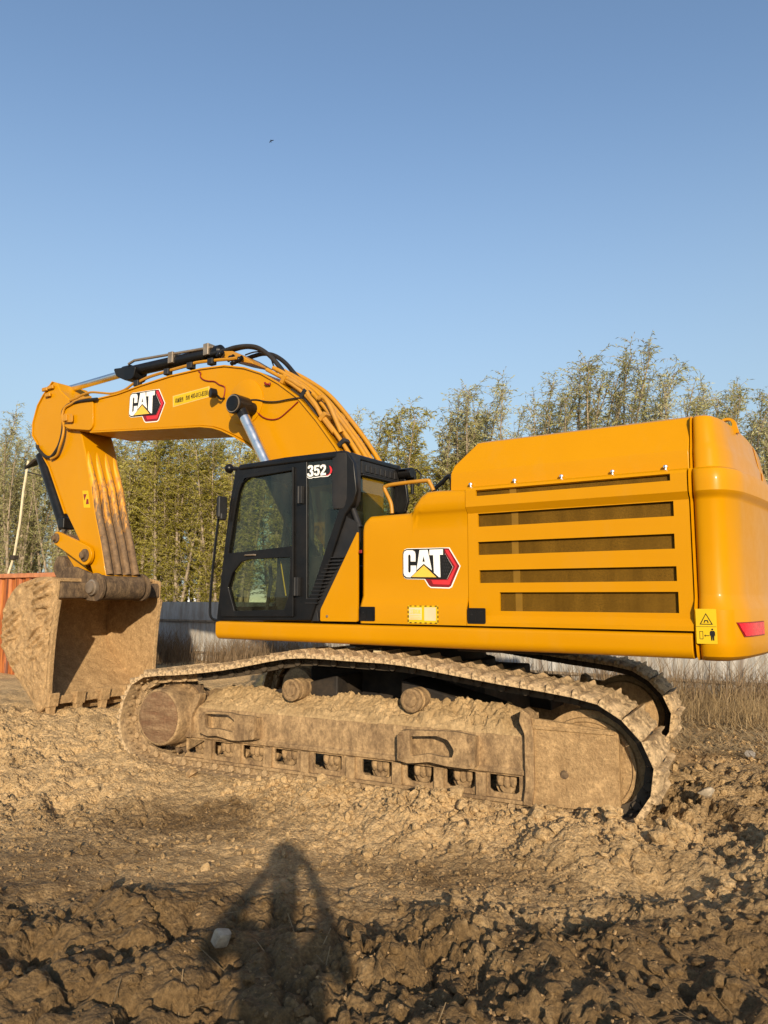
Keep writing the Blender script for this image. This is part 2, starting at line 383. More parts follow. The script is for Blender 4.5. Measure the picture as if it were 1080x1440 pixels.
# ------------------------------------------------------------------ the ground
def floor_xy(X, Y):
    return CAM.x+X*VIEW_R.x+Y*VIEW_F.x, CAM.y+X*VIEW_R.y+Y*VIEW_F.y
def clod(x, y, s, seed):
    wx = x+0.35*s*fbm(x/s*1.3, y/s*1.3, seed+50, 3); wy = y+0.35*s*fbm(x/s*1.3+9, y/s*1.3-4, seed+60, 3)
    f1, f2, i = worley(wx/s, wy/s, seed)
    return np.clip((f2-f1)*1.9, 0, 0.6)/0.6*(0.25+0.75*i)
def sstep(a, b, x):
    t = np.clip((x-a)/(b-a), 0, 1); return t*t*(3-2*t)
YAW = R(5.0)
def ground(x, y):
    """height and moisture of the soil at world x, y"""
    x = np.asarray(x, float); y = np.asarray(y, float)
    dx, dy = x-CAM.x, y-CAM.y
    X = dx*VIEW_R.x+dy*VIEW_R.y; Y = dx*VIEW_F.x+dy*VIEW_F.y
    tu = x*math.cos(YAW)+y*math.sin(YAW); tv = -x*math.sin(YAW)+y*math.cos(YAW)
    w = 0.35*fbm(X*0.9, Y*0.9, 3, 4)
    fore = 1-sstep(3.9, 4.8, Y+w+0.10*X)               # near mud, torn into cracked slabs and ridges
    right = sstep(1.2, 2.4, X+w)*(1-sstep(6.6, 9.5, Y))
    left = (1-sstep(-2.6, -1.7, X+w))*sstep(5.6, 6.8, Y)
    bank = sstep(0.9, -0.6, tu)*sstep(1.62, 1.80, tv)*(1-sstep(2.05, 3.0, tv))*(1-sstep(2.5, 3.3, np.abs(tu)))
    near = 1-sstep(12, 26, np.hypot(X, Y))
    brk = sstep(-0.18, 0.22, fbm(x*0.8+3, y*0.8, 15, 3))    # where the surface is broken up, and where it is smeared smooth
    h = -0.15+0.05*fbm(x*0.5, y*0.5, 21, 4)*near + 0.05*fore + 0.09*right + 0.07*left + 0.115*bank + 0.045*sstep(1.66, 1.76, tv)*(1-sstep(1.9, 2.3, tv))*sstep(-.5, .8, tu)*(1-sstep(2.6, 3.1, tu))
    h = h+0.10*np.exp(-((x-6.6)/1.6)**2-((y-1.9)/1.0)**2)+0.20*np.exp(-((X-3.3)/0.9)**2-((Y-4.6)/0.7)**2)
    h = h+0.09*np.exp(-((X-1.25)/0.22)**2-((Y-5.15)/0.35)**2)-0.13*np.exp(-((X-1.75)/0.20)**2-((Y-4.72)/0.22)**2)
    h = h-0.10*sstep(-3.0, -6.5, y)
    amp = (0.020+0.075*fore+0.075*right+0.070*left+0.040*bank)*near
    def ridged(f, sd, oc):
        s_ = 0; a = 1.0
        for o in range(oc):
            s_ = s_+a*(1-np.abs(2.6*vnoise(x*f*2.1**o+o*7.7, y*f*2.1**o-o*3.1, sd+o))); a *= 0.52
        return s_-1.0
    def crack(s_, sd, wd):
        wx = x+0.5*s_*fbm(x/s_*1.7, y/s_*1.7, sd+50, 4); wy = y+0.5*s_*fbm(x/s_*1.7+9, y/s_*1.7-4, sd+60, 4)
        f1, f2, i = worley(wx/s_, wy/s_, sd); return np.clip(1-(f2-f1)/wd, 0, 1)**1.5, i
    c1, i1 = crack(0.55, 1, .16); c2, i2 = crack(0.21, 2, .20); c3, i3 = crack(0.09, 3, .26)
    h = h+amp*(1.1*fbm(x*1.6, y*1.6, 4, 3)+0.55*ridged(2.6, 11, 4)*(.4+.6*brk)+0.8*fbm(x*5, y*5, 5, 4))
    h = h+amp*(0.5*(i1-.5)+brk*(0.65*(i2-.5)+0.45*(i3-.5)))-amp*(0.8*c1+brk*(0.8*c2+0.45*c3))*(.35+.65*np.clip(2*fbm(x*1.1-7, y*1.1, 17, 2)+.6, 0, 1))
    calm = np.exp(-((Y-5.05)/0.50)**4)*(1-right)*(1-fore)
    h = h+near*(1-.55*calm)*(0.020*fbm(x*12, y*12, 9, 4)+0.012*ridged(16, 19, 3)*(.3+.7*brk)+0.015*fbm(x*34, y*34, 29, 3))
    h = h+near*(fore+right+left+bank).clip(0, 1)*0.030*clod(x, y, 0.075, 8)*sstep(.0, .25, fbm(x*1.7-3, y*1.7+8, 18, 3))
    # the soil pressed flat and cut under both tracks, and the smear in front of the near one
    for s in (1, -1):
        t = sstep(0.40, 0.34, np.abs(tv-1.40*s))*(1-sstep(2.55, 2.9, np.abs(tu)))
        h = h*(1-t)+(-0.185)*t
    t = np.exp(-((X+1.55)/1.0)**2-((Y-6.35)/0.45)**2)
    h = h-0.05*t
    mo = 0.06+0.40*fore+0.10*w+0.30*t+0.10*np.exp(-((X-0.6)/1.6)**2-((Y-5.1)/0.4)**2)
    mo = mo+0.16*(1-sstep(-2.4, -0.9, X))*np.exp(-((Y-5.2)/0.8)**2)+0.10*right*(1-fore)
    mo = mo+0.10*np.exp(-((Y-4.95)/0.45)**2)*(1-right)-0.26*bank-0.08*left+0.06*np.clip(fbm(x*1.2, y*1.2, 31, 4)*2, -1, 1)
    return h, np.clip(mo, 0, 0.62)
def axis(lo, hi, step, far):
    a = list(np.arange(lo, hi, step)); s = step; p = a[-1]
    while p < far: s *= (1.05 if s < .2 else 1.14); p += s; a.append(p)
    s = step; p = lo; pre = []
    while p > -far: s *= (1.03 if s < .25 else 1.14); p -= s; pre.append(p)
    return np.array(pre[::-1]+a)
gx = axis(-4.6, 5.6, 0.016, 700); gy = axis(1.3, 5.7, 0.016, 700)
GX, GY = np.meshgrid(gx, gy, indexing='ij')
GH, GM = ground(GX, GY)
nx, ny = GX.shape
idx = np.arange(nx*ny).reshape(nx, ny)
F_ = np.stack([idx[:-1, :-1], idx[1:, :-1], idx[1:, 1:], idx[:-1, 1:]], -1).reshape(-1, 4)
g = mesh_arrays('ground', np.stack([GX, GY, GH], -1).reshape(-1, 3), F_, M['soil'], smooth=True)
at = g.data.attributes.new('moisture', 'FLOAT', 'POINT'); at.data.foreach_set('value', GM.ravel().astype(np.float32))
tag(g, 'churned tan and dark brown soil with tracks and clods', kind='structure')
def gz(x, y): return float(ground(np.array([x]), np.array([y]))[0][0])

# ------------------------------------------------------------------ the excavator
EX = empty('excavator')
tag(EX, 'big yellow tracked excavator with black cab and muddy tracks', 'excavator')
BV = 1.55                                                   # half width of the body
def side_v(z): return interp(z, [(1.30, 1.55), (1.52, 1.55), (1.62, 1.508), (2.33, 1.508), (2.385, 1.55), (2.52, 1.55)])

# platform and skirt
b = MB().box(-3.1, 1.55, -1.45, 1.45, 1.19, 1.34); deck = b.build('deck', M['under'], EX, 0.01)
for s in (1, -1):
    b = MB().prism(rnd([(1.30, 1.17), (1.51, 1.165), (1.553, 1.21), (1.553, 1.335), (1.535, 1.352), (1.30, 1.352)], 0.03), -3.13, 1.655, 'yz')
    b.build('deck_skirt', M['yellow'], EX, 0.006, mirror=(s < 0))
# inner machinery block so that seams and slots look into darkness
MB().box(-3.08, -0.30, -1.40, 1.40, 1.36, 2.20).box(-3.08, -1.25, -1.38, 1.38, 2.201, 2.46).build('machinery_block', M['under'], EX)

# front side door (with badge) : outline of its top read along x
topA = [(-0.189,2.242),(-0.213,2.288),(-0.243,2.341),(-0.286,2.372),(-0.71,2.377),(-0.763,2.396),(-0.875,2.524),(-0.931,2.553),(-1.012,2.557),(-1.322,2.545)]
def door_a(s):
    us = sorted(set([t[0] for t in topA] + list(np.linspace(-1.318, -0.203, 34))), reverse=True)
    tab = sorted(topA); rows = []
    for u in us:
        zt = interp(u, tab); z0 = 1.368
        zs = [z0, 1.52, 1.57, 1.62, 1.8, 2.0, 2.2, 2.33, 2.36, 2.385, 2.45]
        zs = [z for z in zs if z < zt-0.075]
        col = [(u, side_v(z), z) for z in zs]
        zc = zt-0.065; vc = side_v(zt-0.065)
        for a in (0, 20, 40, 60, 80, 90):
            col.append((u, vc-0.065*(1-math.cos(R(a))), zc+0.065*math.sin(R(a))))
        col += [(u, 0.9, zt+0.005), (u, 0.5, zt+0.005)]
        if u > -0.235:
            q = 0.05*(1-math.sqrt(max(0, 1-((u+0.235)/0.032)**2))) if u < -0.203 else 0.05
            col = [(c[0], c[1]-q, c[2]) for c in col]
        while len(col) < 19: col.insert(len(zs)-1, ((col[len(zs)-1][0]), (col[len(zs)-2][1]+col[len(zs)-1][1])/2, (col[len(zs)-2][2]+col[len(zs)-1][2])/2))
        rows.append(col[:19])
    return MB().grid(rows).build('side_door', M['yellow'], EX, 0, smooth=50, solid=0.02, mirror=(s < 0))
doorA = door_a(1); door_a(-1)
M['strut'] = simple('screen_strut', (0.20, 0.10, 0.003), 0.5)
# rear side door with the five screened slots
SL = [[(-1.427,2.524),(-3.024,2.527),(-1.426,2.476),(-3.022,2.47)], [(-1.424,2.326),(-3.031,2.322),(-1.422,2.209),(-3.026,2.213)], [(-1.42,2.081),(-3.028,2.08),(-1.419,1.97),(-3.024,1.966)],
      [(-1.43,1.838),(-3.033,1.839),(-1.428,1.728),(-3.029,1.73)], [(-1.617,1.648),(-3.038,1.652),(-1.614,1.495),(-3.031,1.494)]]
slots = [(max(p[0] for p in q), min(p[0] for p in q), (q[2][1]+q[3][1])/2, (q[0][1]+q[1][1])/2) for q in SL]
def side_vb(z): return interp(z, [(1.30, 1.55), (1.40, 1.55), (1.455, 1.508), (2.33, 1.508), (2.385, 1.55), (2.52, 1.55)])
def door_b(s):
    us = sorted(set([-1.327, -3.140] + [a for q in slots for a in q[:2]]), reverse=True)
    zs = sorted(set([1.368, 1.40, 1.455, 1.62, 2.33, 2.36, 2.385, 2.42, 2.548] + [a for q in slots for a in q[2:]]))
    rows, skip = [], []
    for i, z in enumerate(zs):
        rows.append([(u, side_vb(z)-(0.012 if z > 2.54 else 0), z) for u in us])
        for j in range(len(us)-1):
            um = (us[j]+us[j+1])/2; zm = (z+zs[min(i+1, len(zs)-1)])/2
            if any(q[1] < um < q[0] and q[2] < zm < q[3] for q in slots): skip.append((i, j))
    rows += [[(u, 1.50, 2.566) for u in us], [(u, 1.2, 2.57) for u in us]]
    d = MB().grid(rows, skip=skip).build('engine_door', M['yellow'], EX, 0, smooth=12, solid=0.022, mirror=(s < 0))
    for q in slots:
        v = side_vb((q[2]+q[3])/2)-0.034
        MB().box(q[1]-0.02, q[0]+0.02, v-0.006, v, q[2]-0.015, q[3]+0.015).build('grille', M['screen'], d, mirror=(s < 0))
        um = q[0]-0.33 if q[0] > -1.55 else q[0]-0.16
        MB().box(um-0.03, um+0.03, v-0.001, v+0.004, q[2]-0.012, q[3]+0.012).build('grille_strut', M['strut'], d, mirror=(s < 0))
    return d
doorB = door_b(1); door_b(-1)
def latch(px, parent):
    (u0, z1), (u1, z0) = px
    v = side_v((z0+z1)/2)
    b = MB().prism(rnd([(u1, z0), (u0, z0), (u0, z1), (u1, z1)], 0.012), v-0.004, v+0.006, 'xz', holes=[rnd([(u1+.012, z0+.012), (u0-.012, z0+.012), (u0-.012, z1-.012), (u1+.012, z1-.012)], 0.01)])
    b.box(u1+.008, u0-.008, v-.02, v+.001, z0+.008, z1-.008)
    w = u0-u1
    b.box(u1+w*.55, u0-w*.12, v-.015, v+.005, z0+.02, z1-.02).box(u1+w*.12, u1+w*.42, v-.015, v+.003, z0+.02, z1-.03)
    b.ball((u0-w*.25, v+.004, (z0+z1)/2+.01), .008)
    return b.build('door_latch', M['black'], parent, 0.002)
latch([(-0.213,1.521),(-0.388,1.389)], doorA)
latch([(-1.335,1.518),(-1.502,1.386)], doorB)
# yellow corner panel behind the cab and the louvred black panel inside it
MB().prism(rnd([(-0.181,2.23),(-0.185,1.379),(0.255,1.377),(0.252,1.49)][::-1], 0.02), 1.515, 1.545).build('corner_panel', M['yellow'], EX, 0.006)
b = MB().box(-.24, -.205, 1.546, 1.556, 2.02, 2.05); b.build('corner_handle', M['darkred'], EX, 0.004)

# hood and counterweight
HZ = [(2.50, 1.45, -1.13), (2.60, 1.45, -1.13), (2.695, 1.45, -1.132), (2.715, 1.447, -1.136), (2.775, 1.420, -1.158), (2.945, 1.340, -1.315), (2.985, 1.315, -1.335), (3.005, 1.26, -1.36)]
rows = []
for side in (1, -1):
    for z, v, uf in (HZ if side > 0 else HZ[::-1]):
        rows.append([(uf, v*side, z), (uf-0.03, v*side, z), (-2.2, v*side, z), (-3.143, v*side, z)])
b = MB().grid(rows)
b.add([r[0] for r in rows], [tuple(range(len(rows)))]); b.add([r[-1] for r in rows], [tuple(reversed(range(len(rows))))])
hood = b.build('engine_hood', M['yellow'], EX, 0.008, 2, smooth=14)
for px in [(-1.342,2.571),(-1.755,2.571),(-2.164,2.566),(-2.579,2.57),(-2.979,2.572)]:
    b = MB().lathe((px[0], 1.475, 2.56), (0, 0, 1), [(-.01, .008), (.022, .008), (.024, .017), (.034, .019), (.043, .015), (.047, .004)], 16)
    b.build('latch_knob', M['chrome'], hood)
half = rnd([(-3.151, 1.553), (-3.37, 1.553), (-3.475, 1.33), (-3.55, .80), (-3.585, .3), (-3.59, 0)], 0.16, 8)
half = [(-3.151, 1.553)] + [p for p in half if p[0] < -3.152]
plan = half + [(u, -v) for u, v in reversed(half)]
def cw(name, levels, mat, parent):
    rows = []
    for z, i in levels:
        r = [(-3.151+(u+3.151)*(1-i/0.44), v*(1-i/1.553), z) for u, v in plan]
        rows.append(r)
    b = MB().grid(rows)
    n = len(plan)
    b.add(rows[0], [tuple(range(n))]); b.add(rows[-1], [tuple(reversed(range(n)))])
    return b.build(name, mat, parent, 0, smooth=27)
cwt = cw('counterweight', [(1.155, .10), (1.165, .06), (1.19, .025), (1.24, .006), (1.29, 0), (1.52, 0), (1.535, .008), (1.61, .042), (1.64, .045), (2.32, .045), (2.345, .034), (2.36, .016), (2.385, 0), (2.46, 0), (2.51, .004), (2.545, .018), (2.562, .045), (2.568, .095), (2.585, .102), (2.70, .108), (2.74, .125), (2.775, .135), (2.94, .165), (2.975, .185), (2.993, .23), (2.998, .30)], M['yellow'], EX)
# lifting eye on the counterweight
b = MB()
ring = [(math.cos(a)*.10, math.sin(a)*.10) for a in np.linspace(0, math.pi, 14)]
inner = [(math.cos(a)*.052, .02+math.sin(a)*.052) for a in np.linspace(0, 2*math.pi, 16, endpoint=False)]
Mx = Matrix.Translation((-3.33, .80, 2.985)) @ Matrix.Scale(.74, 4)
b.prism([(-.12, -.08)] + [(-.10, 0)] + ring[::-1][1:-1] + [(.10, 0), (.12, -.08)], -.028, .028, 'xz', [inner], 0, Mx)
b.build('lifting_eye', M['yellow'], cwt, 0.008)
# tail lamp, set into the rear corner of the counterweight
def on_cw(dist, z, off):
    """point at a distance along the plan outline from the seam, pushed outwards"""
    acc = 0
    for i in range(len(half)-1):
        a, c = Vector(half[i]), Vector(half[i+1]); l = (c-a).length
        if acc+l >= dist:
            p = a+(c-a)*((dist-acc)/l); t = (c-a)/l; n_ = Vector((-abs(t.y) if t.y < 0 else 0, abs(t.x)))
            n_ = Vector((t.y, -t.x)); n_ = n_ if n_.y+(-n_.x)*.01 > 0 else -n_
            return (p.x+n_.x*off, p.y+n_.y*off, z)
        acc += l
def strip_on_cw(b, d0, d1, zlo, zhi, off, n=10, mi=0, skew=0.0):
    out, inn = [], []
    for k in range(n+1):
        t = k/n; d = d0+(d1-d0)*t
        lo, hi = zlo, zhi
        if skew: lo = zhi-(zhi-zlo)*min(1, t/skew)
        out.append([on_cw(d, lo, off), on_cw(d, hi, off)]); inn.append([on_cw(d, lo, -.004), on_cw(d, hi, -.004)])
    b.grid(out, mi)
    for j in (0, 1): b.grid([[o[j], i[j]] for o, i in zip(out, inn)], mi)
    for e in (0, -1): b.add([out[e][0], out[e][1], inn[e][1], inn[e][0]], [(0, 1, 2, 3)], mi)
b = MB(); strip_on_cw(b, .455, .95, 1.335, 1.425, .012, 12, 0, .16); b.build('tail_lamp', M['lens_red'], cwt)
b = MB(); strip_on_cw(b, .440, .97, 1.327, 1.433, .006, 12, 0, .16); b.build('tail_lamp_rim', M['darkred'], cwt)

# writing and pictures on flat labels: a and c give the frame on a side plane
class Label:
    """outlines drawn on a plane y=const; x grows to the rear of the machine (right in a side view)"""
    def __init__(s, v, th=0.0015): s.b = MB(); s.v = v; s.k = 0; s.th = th
    def poly(s, pts, mi, layer, holes=()):
        w = s.v+s.th*layer
        s.b.prism(pts, w-s.th*1.0, w, 'xz', holes, mi)
    def build(s, name, mats, parent): return s.b.build(name, mats, parent, smooth=0)
BADGE = dict(
 rim=[(128,185),(150,142),(192,122),(770,108),(842,108),(1000,378),(872,688),(836,708),(560,708),(520,680),(462,586),(192,586),(148,566),(126,516)],
 redring=[(766,118),(832,120),(986,378),(860,672),(830,690),(566,690),(536,668),(474,572),(806,572),(896,392),(772,186)],
 redlite=[(780,140),(826,146),(955,378),(838,650),(600,652),(570,590),(818,590),(925,388),(800,186)],
 plate=[(136,190),(152,152),(192,132),(768,118),(772,190),(892,395),(804,572),(194,574),(154,552),(136,512)],
 C=[(335,320),(335,205),(322,168),(290,150),(200,150),(165,165),(148,205),(148,500),(165,538),(200,558),(255,558),(345,474),(345,380),(260,380),(260,468),(246,488),(232,488),(220,470),(220,235),(232,214),(246,214),(260,235),(260,320)],
 A=[(398,146),(522,142),(584,446),(462,352),(352,450)], Ah=[(461,236),(440,322),(480,322)],
 T=[(550,140),(752,133),(752,216),(704,216),(712,546),(690,546),(616,480),(606,222),(550,222)],
 tri=[(462,376),(652,548),(272,552)])
def badge_pts(pts):
    """badge drawing -> metres, from its left upper corner: (towards the rear, up)"""
    return [((p[0]-126)*BS[0], (p[1]-108)*BS[1]-(p[0]-126)*BS[2]) for p in pts]
_c = [(-0.665,2.059),(-1.253,2.039),(-0.664,1.7)]
BS = (-(_c[1][0]-_c[0][0])/874*-1, (_c[2][1]-_c[0][1])/600, -(_c[1][1]-_c[0][1])/874)
def badge(origin, v, parent, size=1.0, rot=0.0):
    L = Label(v, 0.003); c, s_ = math.cos(rot), math.sin(rot)
    def f(pts): return [(origin[0]+size*(x*c-y*s_), origin[1]+size*(x*s_+y*c)) for x, y in badge_pts(pts)]
    for k, mi, layer in (('rim', 0, 1), ('redring', 4, 2), ('redlite', 3, 3), ('plate', 1, 3.5), ('C', 0, 4.5), ('T', 0, 4.5), ('tri', 5, 4.5)):
        L.poly(f(BADGE[k]), mi, layer)
    L.poly(f(BADGE['A']), 0, 4.5, [f(BADGE['Ah'])])
    for r in range(6):                                   # dark honeycomb between the T and the red edge
        for q in range(4):
            x, y = 752+q*34+(r % 2)*17, 258+r*48
            if x < 865-abs(y-395)*0.52:
                L.poly(f([(x+13*math.cos(t), y+19*math.sin(t)) for t in np.linspace(0, 2*math.pi, 6, endpoint=False)]), 2, 4.2)
    return L.build('badge', [M['white'], M['ink'], M['plastic'], M['red'], M['darkred'], M['gold']], parent)
badge(_c[0], 1.5095, doorA)
# notice on the side door: text box at left, blank square at right, dashed black border
def text_mesh(txt, size):
    cu = bpy.data.curves.new('lettering', 'FONT'); cu.body = txt; cu.size = size; cu.extrude = 0.0006; cu.offset = size*0.012
    o = bpy.data.objects.new('lettering', cu); COL.objects.link(o)
    bpy.context.view_layer.update()
    me = bpy.data.meshes.new_from_object(o.evaluated_get(bpy.context.evaluated_depsgraph_get()))
    vs = [tuple(v.co) for v in me.vertices]; fs = [tuple(p.vertices) for p in me.polygons]
    bpy.data.objects.remove(o); bpy.data.meshes.remove(me); bpy.data.curves.remove(cu)
    return vs, fs
def put_text(b, txt, frame, v, mi, squeeze=True):
    """frame: left-bottom (x, z), width, height, slope; text runs towards -x (right in the side view)"""
    (u0, z0), w, h, sl = frame
    vs, fs = text_mesh(txt, 1.0)
    xs = [p[0] for p in vs]; ys = [p[1] for p in vs]
    x0, x1, y0, y1 = min(xs), max(xs), min(ys), max(ys)
    out = [(u0-(p[0]-x0)/(x1-x0)*w, v+(p[2]+0.0006)*1.0, z0+(p[1]-y0)/(y1-y0)*h+sl*(p[0]-x0)/(x1-x0)*w) for p in vs]
    b.add(out, fs, mi)
q = [(-0.741,1.535),(-1.053,1.537),(-0.741,1.379)]
w = q[0][0]-q[1][0]; h = q[0][1]-q[2][1]; u0, z0 = q[2]
L = Label(1.5515, 0.0015)
def lr(x0, x1, y0, y1): return [(u0-w*x0, z0+h*y0), (u0-w*x1, z0+h*y0), (u0-w*x1, z0+h*y1), (u0-w*x0, z0+h*y1)]
L.poly(lr(0, 1, 0, 1), 0, 1); L.poly(lr(.05, .46, .2, .88), 2, 2); L.poly(lr(.55, .92, .16, .9), 2, 2)
for k in range(6): L.poly(lr(.06+k*.165, .13+k*.165, .005, .055), 1, 2); L.poly(lr(.06+k*.165, .13+k*.165, .945, .995), 1, 2)
for k in range(4): L.poly(lr(.0, .03, .06+k*.25, .2+k*.25), 1, 2); L.poly(lr(.97, 1.0, .06+k*.25, .2+k*.25), 1, 2)
put_text(L.b, '工程机械', ((u0-w*.08, z0+h*.52), w*.35, h*.28, 0), 1.5545, 3)
for k in range(3): L.poly(lr(.08, .43, .25+k*.085, .275+k*.085), 3, 3)
L.build('notice', [M['label'], M['ink'], M['label_white'], M['gold']], doorA)
# warning label on the counterweight
L = Label(1.5545, 0.0015)
q = [(-3.158,1.528),(-3.297,1.53),(-3.149,1.281)]
u0, z1 = q[0]; w = u0-q[1][0]; h = z1-q[2][1]; z0 = z1-h
L.poly(rnd(lr(0, 1, 0, 1), 0.008), 0, 1)
L.poly(lr(.02, .98, .487, .497), 1, 2)
def lp(pts): return [(u0-w*x, z0+h*y) for x, y in pts]
L.poly(lp([(.18, .55), (.82, .55), (.5, .88)]), 1, 2, [lp([(.25, .572), (.75, .572), (.5, .84)])])
L.poly(lp([(.38, .60), (.43, .60), (.45, .65), (.55, .65), (.57, .60), (.62, .60), (.58, .68), (.42, .68)]), 1, 2)
L.poly(lp([(.16, .13), (.33, .13), (.33, .36), (.16, .36)]), 1, 2, [lp([(.18, .145), (.31, .145), (.31, .345), (.18, .345)])])
L.poly(lp([(.38, .235), (.44, .27), (.44, .245), (.62, .245), (.62, .225), (.44, .225), (.44, .20)]), 1, 2)
L.poly(lp([(.70, .10), (.76, .10), (.775, .24), (.79, .10), (.85, .10), (.86, .25), (.90, .22), (.90, .33), (.86, .375), (.69, .375), (.65, .33), (.65, .22), (.69, .25)]), 1, 2)
L.poly(lp([(.775+.05*math.cos(a), .415+.026*math.sin(a)) for a in np.linspace(0, 2*math.pi, 12, endpoint=False)]), 1, 2)
L.build('warning_label', [M['label'], M['ink']], cwt)
# rails on top
def rail(name, pts, r, mat, parent=EX): return MB().tube(spline(pts, 8), r, 10).build(name, mat, parent)
_p = [(-0.29,2.434),(-0.274,2.542),(-0.203,2.683),(-0.228,2.714),(-0.344,2.725),(-0.675,2.73),(-0.718,2.709),(-0.762,2.626)]
rail('handrail', [(p[0], 1.1, p[1]) for p in _p], .02, M['yellow_rail'])
_p = [(0.187,2.725),(0.103,2.542)]
rail('handrail', [(p[0], .2, p[1]) for p in _p], .02, M['yellow_rail'])
_p = [(-0.637,2.659),(-0.75,2.735),(-0.798,2.777),(-0.846,2.773),(-0.86,2.642)]
rail('guard_rail', [(p[0], .9, p[1]) for p in _p], .022, M['black'])
# ------------------------------------------------------------------ cab
CV = 1.50
cab_out = [(1.699,1.354),(1.625,1.987),(1.54,2.639),(1.475,2.938),(1.415,3.01),(1.321,3.028),(0.774,3.046),(0.063,3.04),(-0.015,3.029),(-0.1,2.907),(-0.136,2.626),(-0.103,2.518),(-0.002,2.4),(0.413,1.377)]
door_out = [(1.594,1.401),(1.637,1.567),(1.56,2.1),(1.476,2.619),(1.424,2.793),(1.369,2.87),(1.277,2.92),(0.634,2.932),(0.608,1.415)]
glass_up = [(1.517,2.072),(1.432,2.547),(1.386,2.736),(1.346,2.814),(1.245,2.867),(0.652,2.893),(0.639,2.12)]
glass_lo = [(1.327,1.975),(1.221,1.999),(0.655,2.01),(0.663,1.648),(0.729,1.482),(1.409,1.463),(1.511,1.718),(1.455,1.854)]
quarter = [(0.477,2.979),(0.132,2.982),(0.096,2.856),(0.059,2.557),(0.079,2.45),(0.416,1.62),(0.456,1.599)]
cab_hole = [(1.429,1.426),(1.526,1.711),(1.474,1.869),(1.542,2.046),(1.453,2.548),(1.407,2.746),(1.357,2.834),(1.245,2.886),(0.667,2.909),(0.64,1.443)]
cab = MB().prism(cab_out, CV-.055, CV, 'xz', [cab_hole, quarter]).build('cab', M['black'], EX, 0.012, 2)
# far side, front frame, rear wall, floor, roof
b = MB().prism(cab_out, .50, .545, 'xz', [cab_hole, quarter]); b.build('cab_side_panel', M['black'], cab, 0.01)
zb, zt = 1.38, 3.0
ub, ut = cab_out[0][0], cab_out[3][0]
Q = Matrix(((1, 0, (ut-ub)/(zt-zb), ub-(ut-ub)/(zt-zb)*zb), (0, 1, 0, 0), (0, 0, 1, 0), (0, 0, 0, 1)))
MB().prism(rnd([(.51, zb), (1.49, zb), (1.49, zt), (.51, zt)], .04), -.05, 0, 'yz', [rnd([(.60, 1.50), (1.41, 1.50), (1.41, 2.93), (.60, 2.93)], .08)], 0, Q).build('windscreen_frame', M['black'], cab, 0.01)
MB().prism([(.58, 1.48), (1.43, 1.48), (1.43, 2.95), (.58, 2.95)], -.03, -.024, 'yz', (), 0, Q).build('windscreen', M['glass'], cab)
rw = [(1.234,2.911),(0.646,2.889),(0.646,2.494),(1.232,2.482)]
MB().prism([(.50, 1.40), (1.46, 1.40), (1.46, 3.0), (.50, 3.0)], .0, .05, 'yz', [rnd([(.56, 1.92), (1.30, 1.92), (1.30, 2.82), (.56, 2.82)], .06)]).build('rear_wall', M['black'], cab, 0.008)
MB().box(.018, .024, .54, 1.32, 1.90, 2.84).build('rear_window', M['glass'], cab)
b = MB().box(.0, 1.62, .53, 1.46, 1.365, 1.41); b.build('cab_floor', M['plastic'], cab, 0.01)
roof = [(-.02, .50), (1.40, .50), (1.44, .62), (1.44, 1.46), (1.40, 1.52), (.02, 1.51), (-.02, 1.44)]
MB().prism(rnd(roof, .05), 2.965, 3.03, 'xy').build('cab_roof', M['black'], cab, 0.025, 3)
# broad rear corner post of the cab, its tail cut back at the bottom
rows = []
for z, k, dz in ((3.02, .85, 0), (2.985, 1, 0), (2.72, 1.08, 0), (2.56, 1.05, 0), (2.50, .8, 0), (2.46, .45, 0)):
    rows.append([(.16-.03*(1-k), 1.50, z), (.10-.08*k*.4, 1.515, z), (.045-.07*k, 1.50, z), (.03-.085*k, 1.44, z), (.03-.085*k, 1.31+.06*(1-k), z), (.03, 1.28+.06*(1-k), z), (.16, 1.30, z)])
rows = [r+[r[0]] for r in rows]
b = MB().grid(rows); b.add(rows[0][:-1], [tuple(range(7))]); b.add(rows[-1][:-1], [tuple(range(7))])
b.build('corner_post', M['plastic'], cab, 0.014, 3)
b = MB()
_p = [(-0.044,2.459),(-0.137,2.274)]
b.tube([( _p[0][0], 1.42, _p[0][1]), (_p[1][0], 1.44, _p[1][1])], .028, 10); b.build('drain_pipe', M['plastic'], cab)
# air outlet and bits along the top of the rear wall, lamp cluster on the far rear corner
b = MB().box(-.035, .0, .56, 1.26, 2.84, 2.965)
for k in range(7): b.box(-.045, -.034, .60+k*.09, .66+k*.09, 2.86, 2.93)
b.box(-.06, .0, .60, 1.27, 2.815, 2.832); b.build('rear_trim', M['plastic'], cab, 0.004)
b = MB()
for k in range(5): b.box(-.16-.03*(k % 2), -.02, .40+.05*k, .435+.05*k, 2.84+.03*k, 2.93+.025*(k % 3))
b.cyl((-.2, .55, 2.93), (-.05, .55, 2.93), .055).cyl((-.12, .42, 2.72), (-.12, .42, 3.0), .02, n=8)
b.tube([(-.1, .44, 2.95), (-.16, .40, 2.99), (-.22, .40, 2.93), (-.2, .42, 2.8)], .012, 6)
b.build('lamp_bracket', M['black'], cab, 0.004)
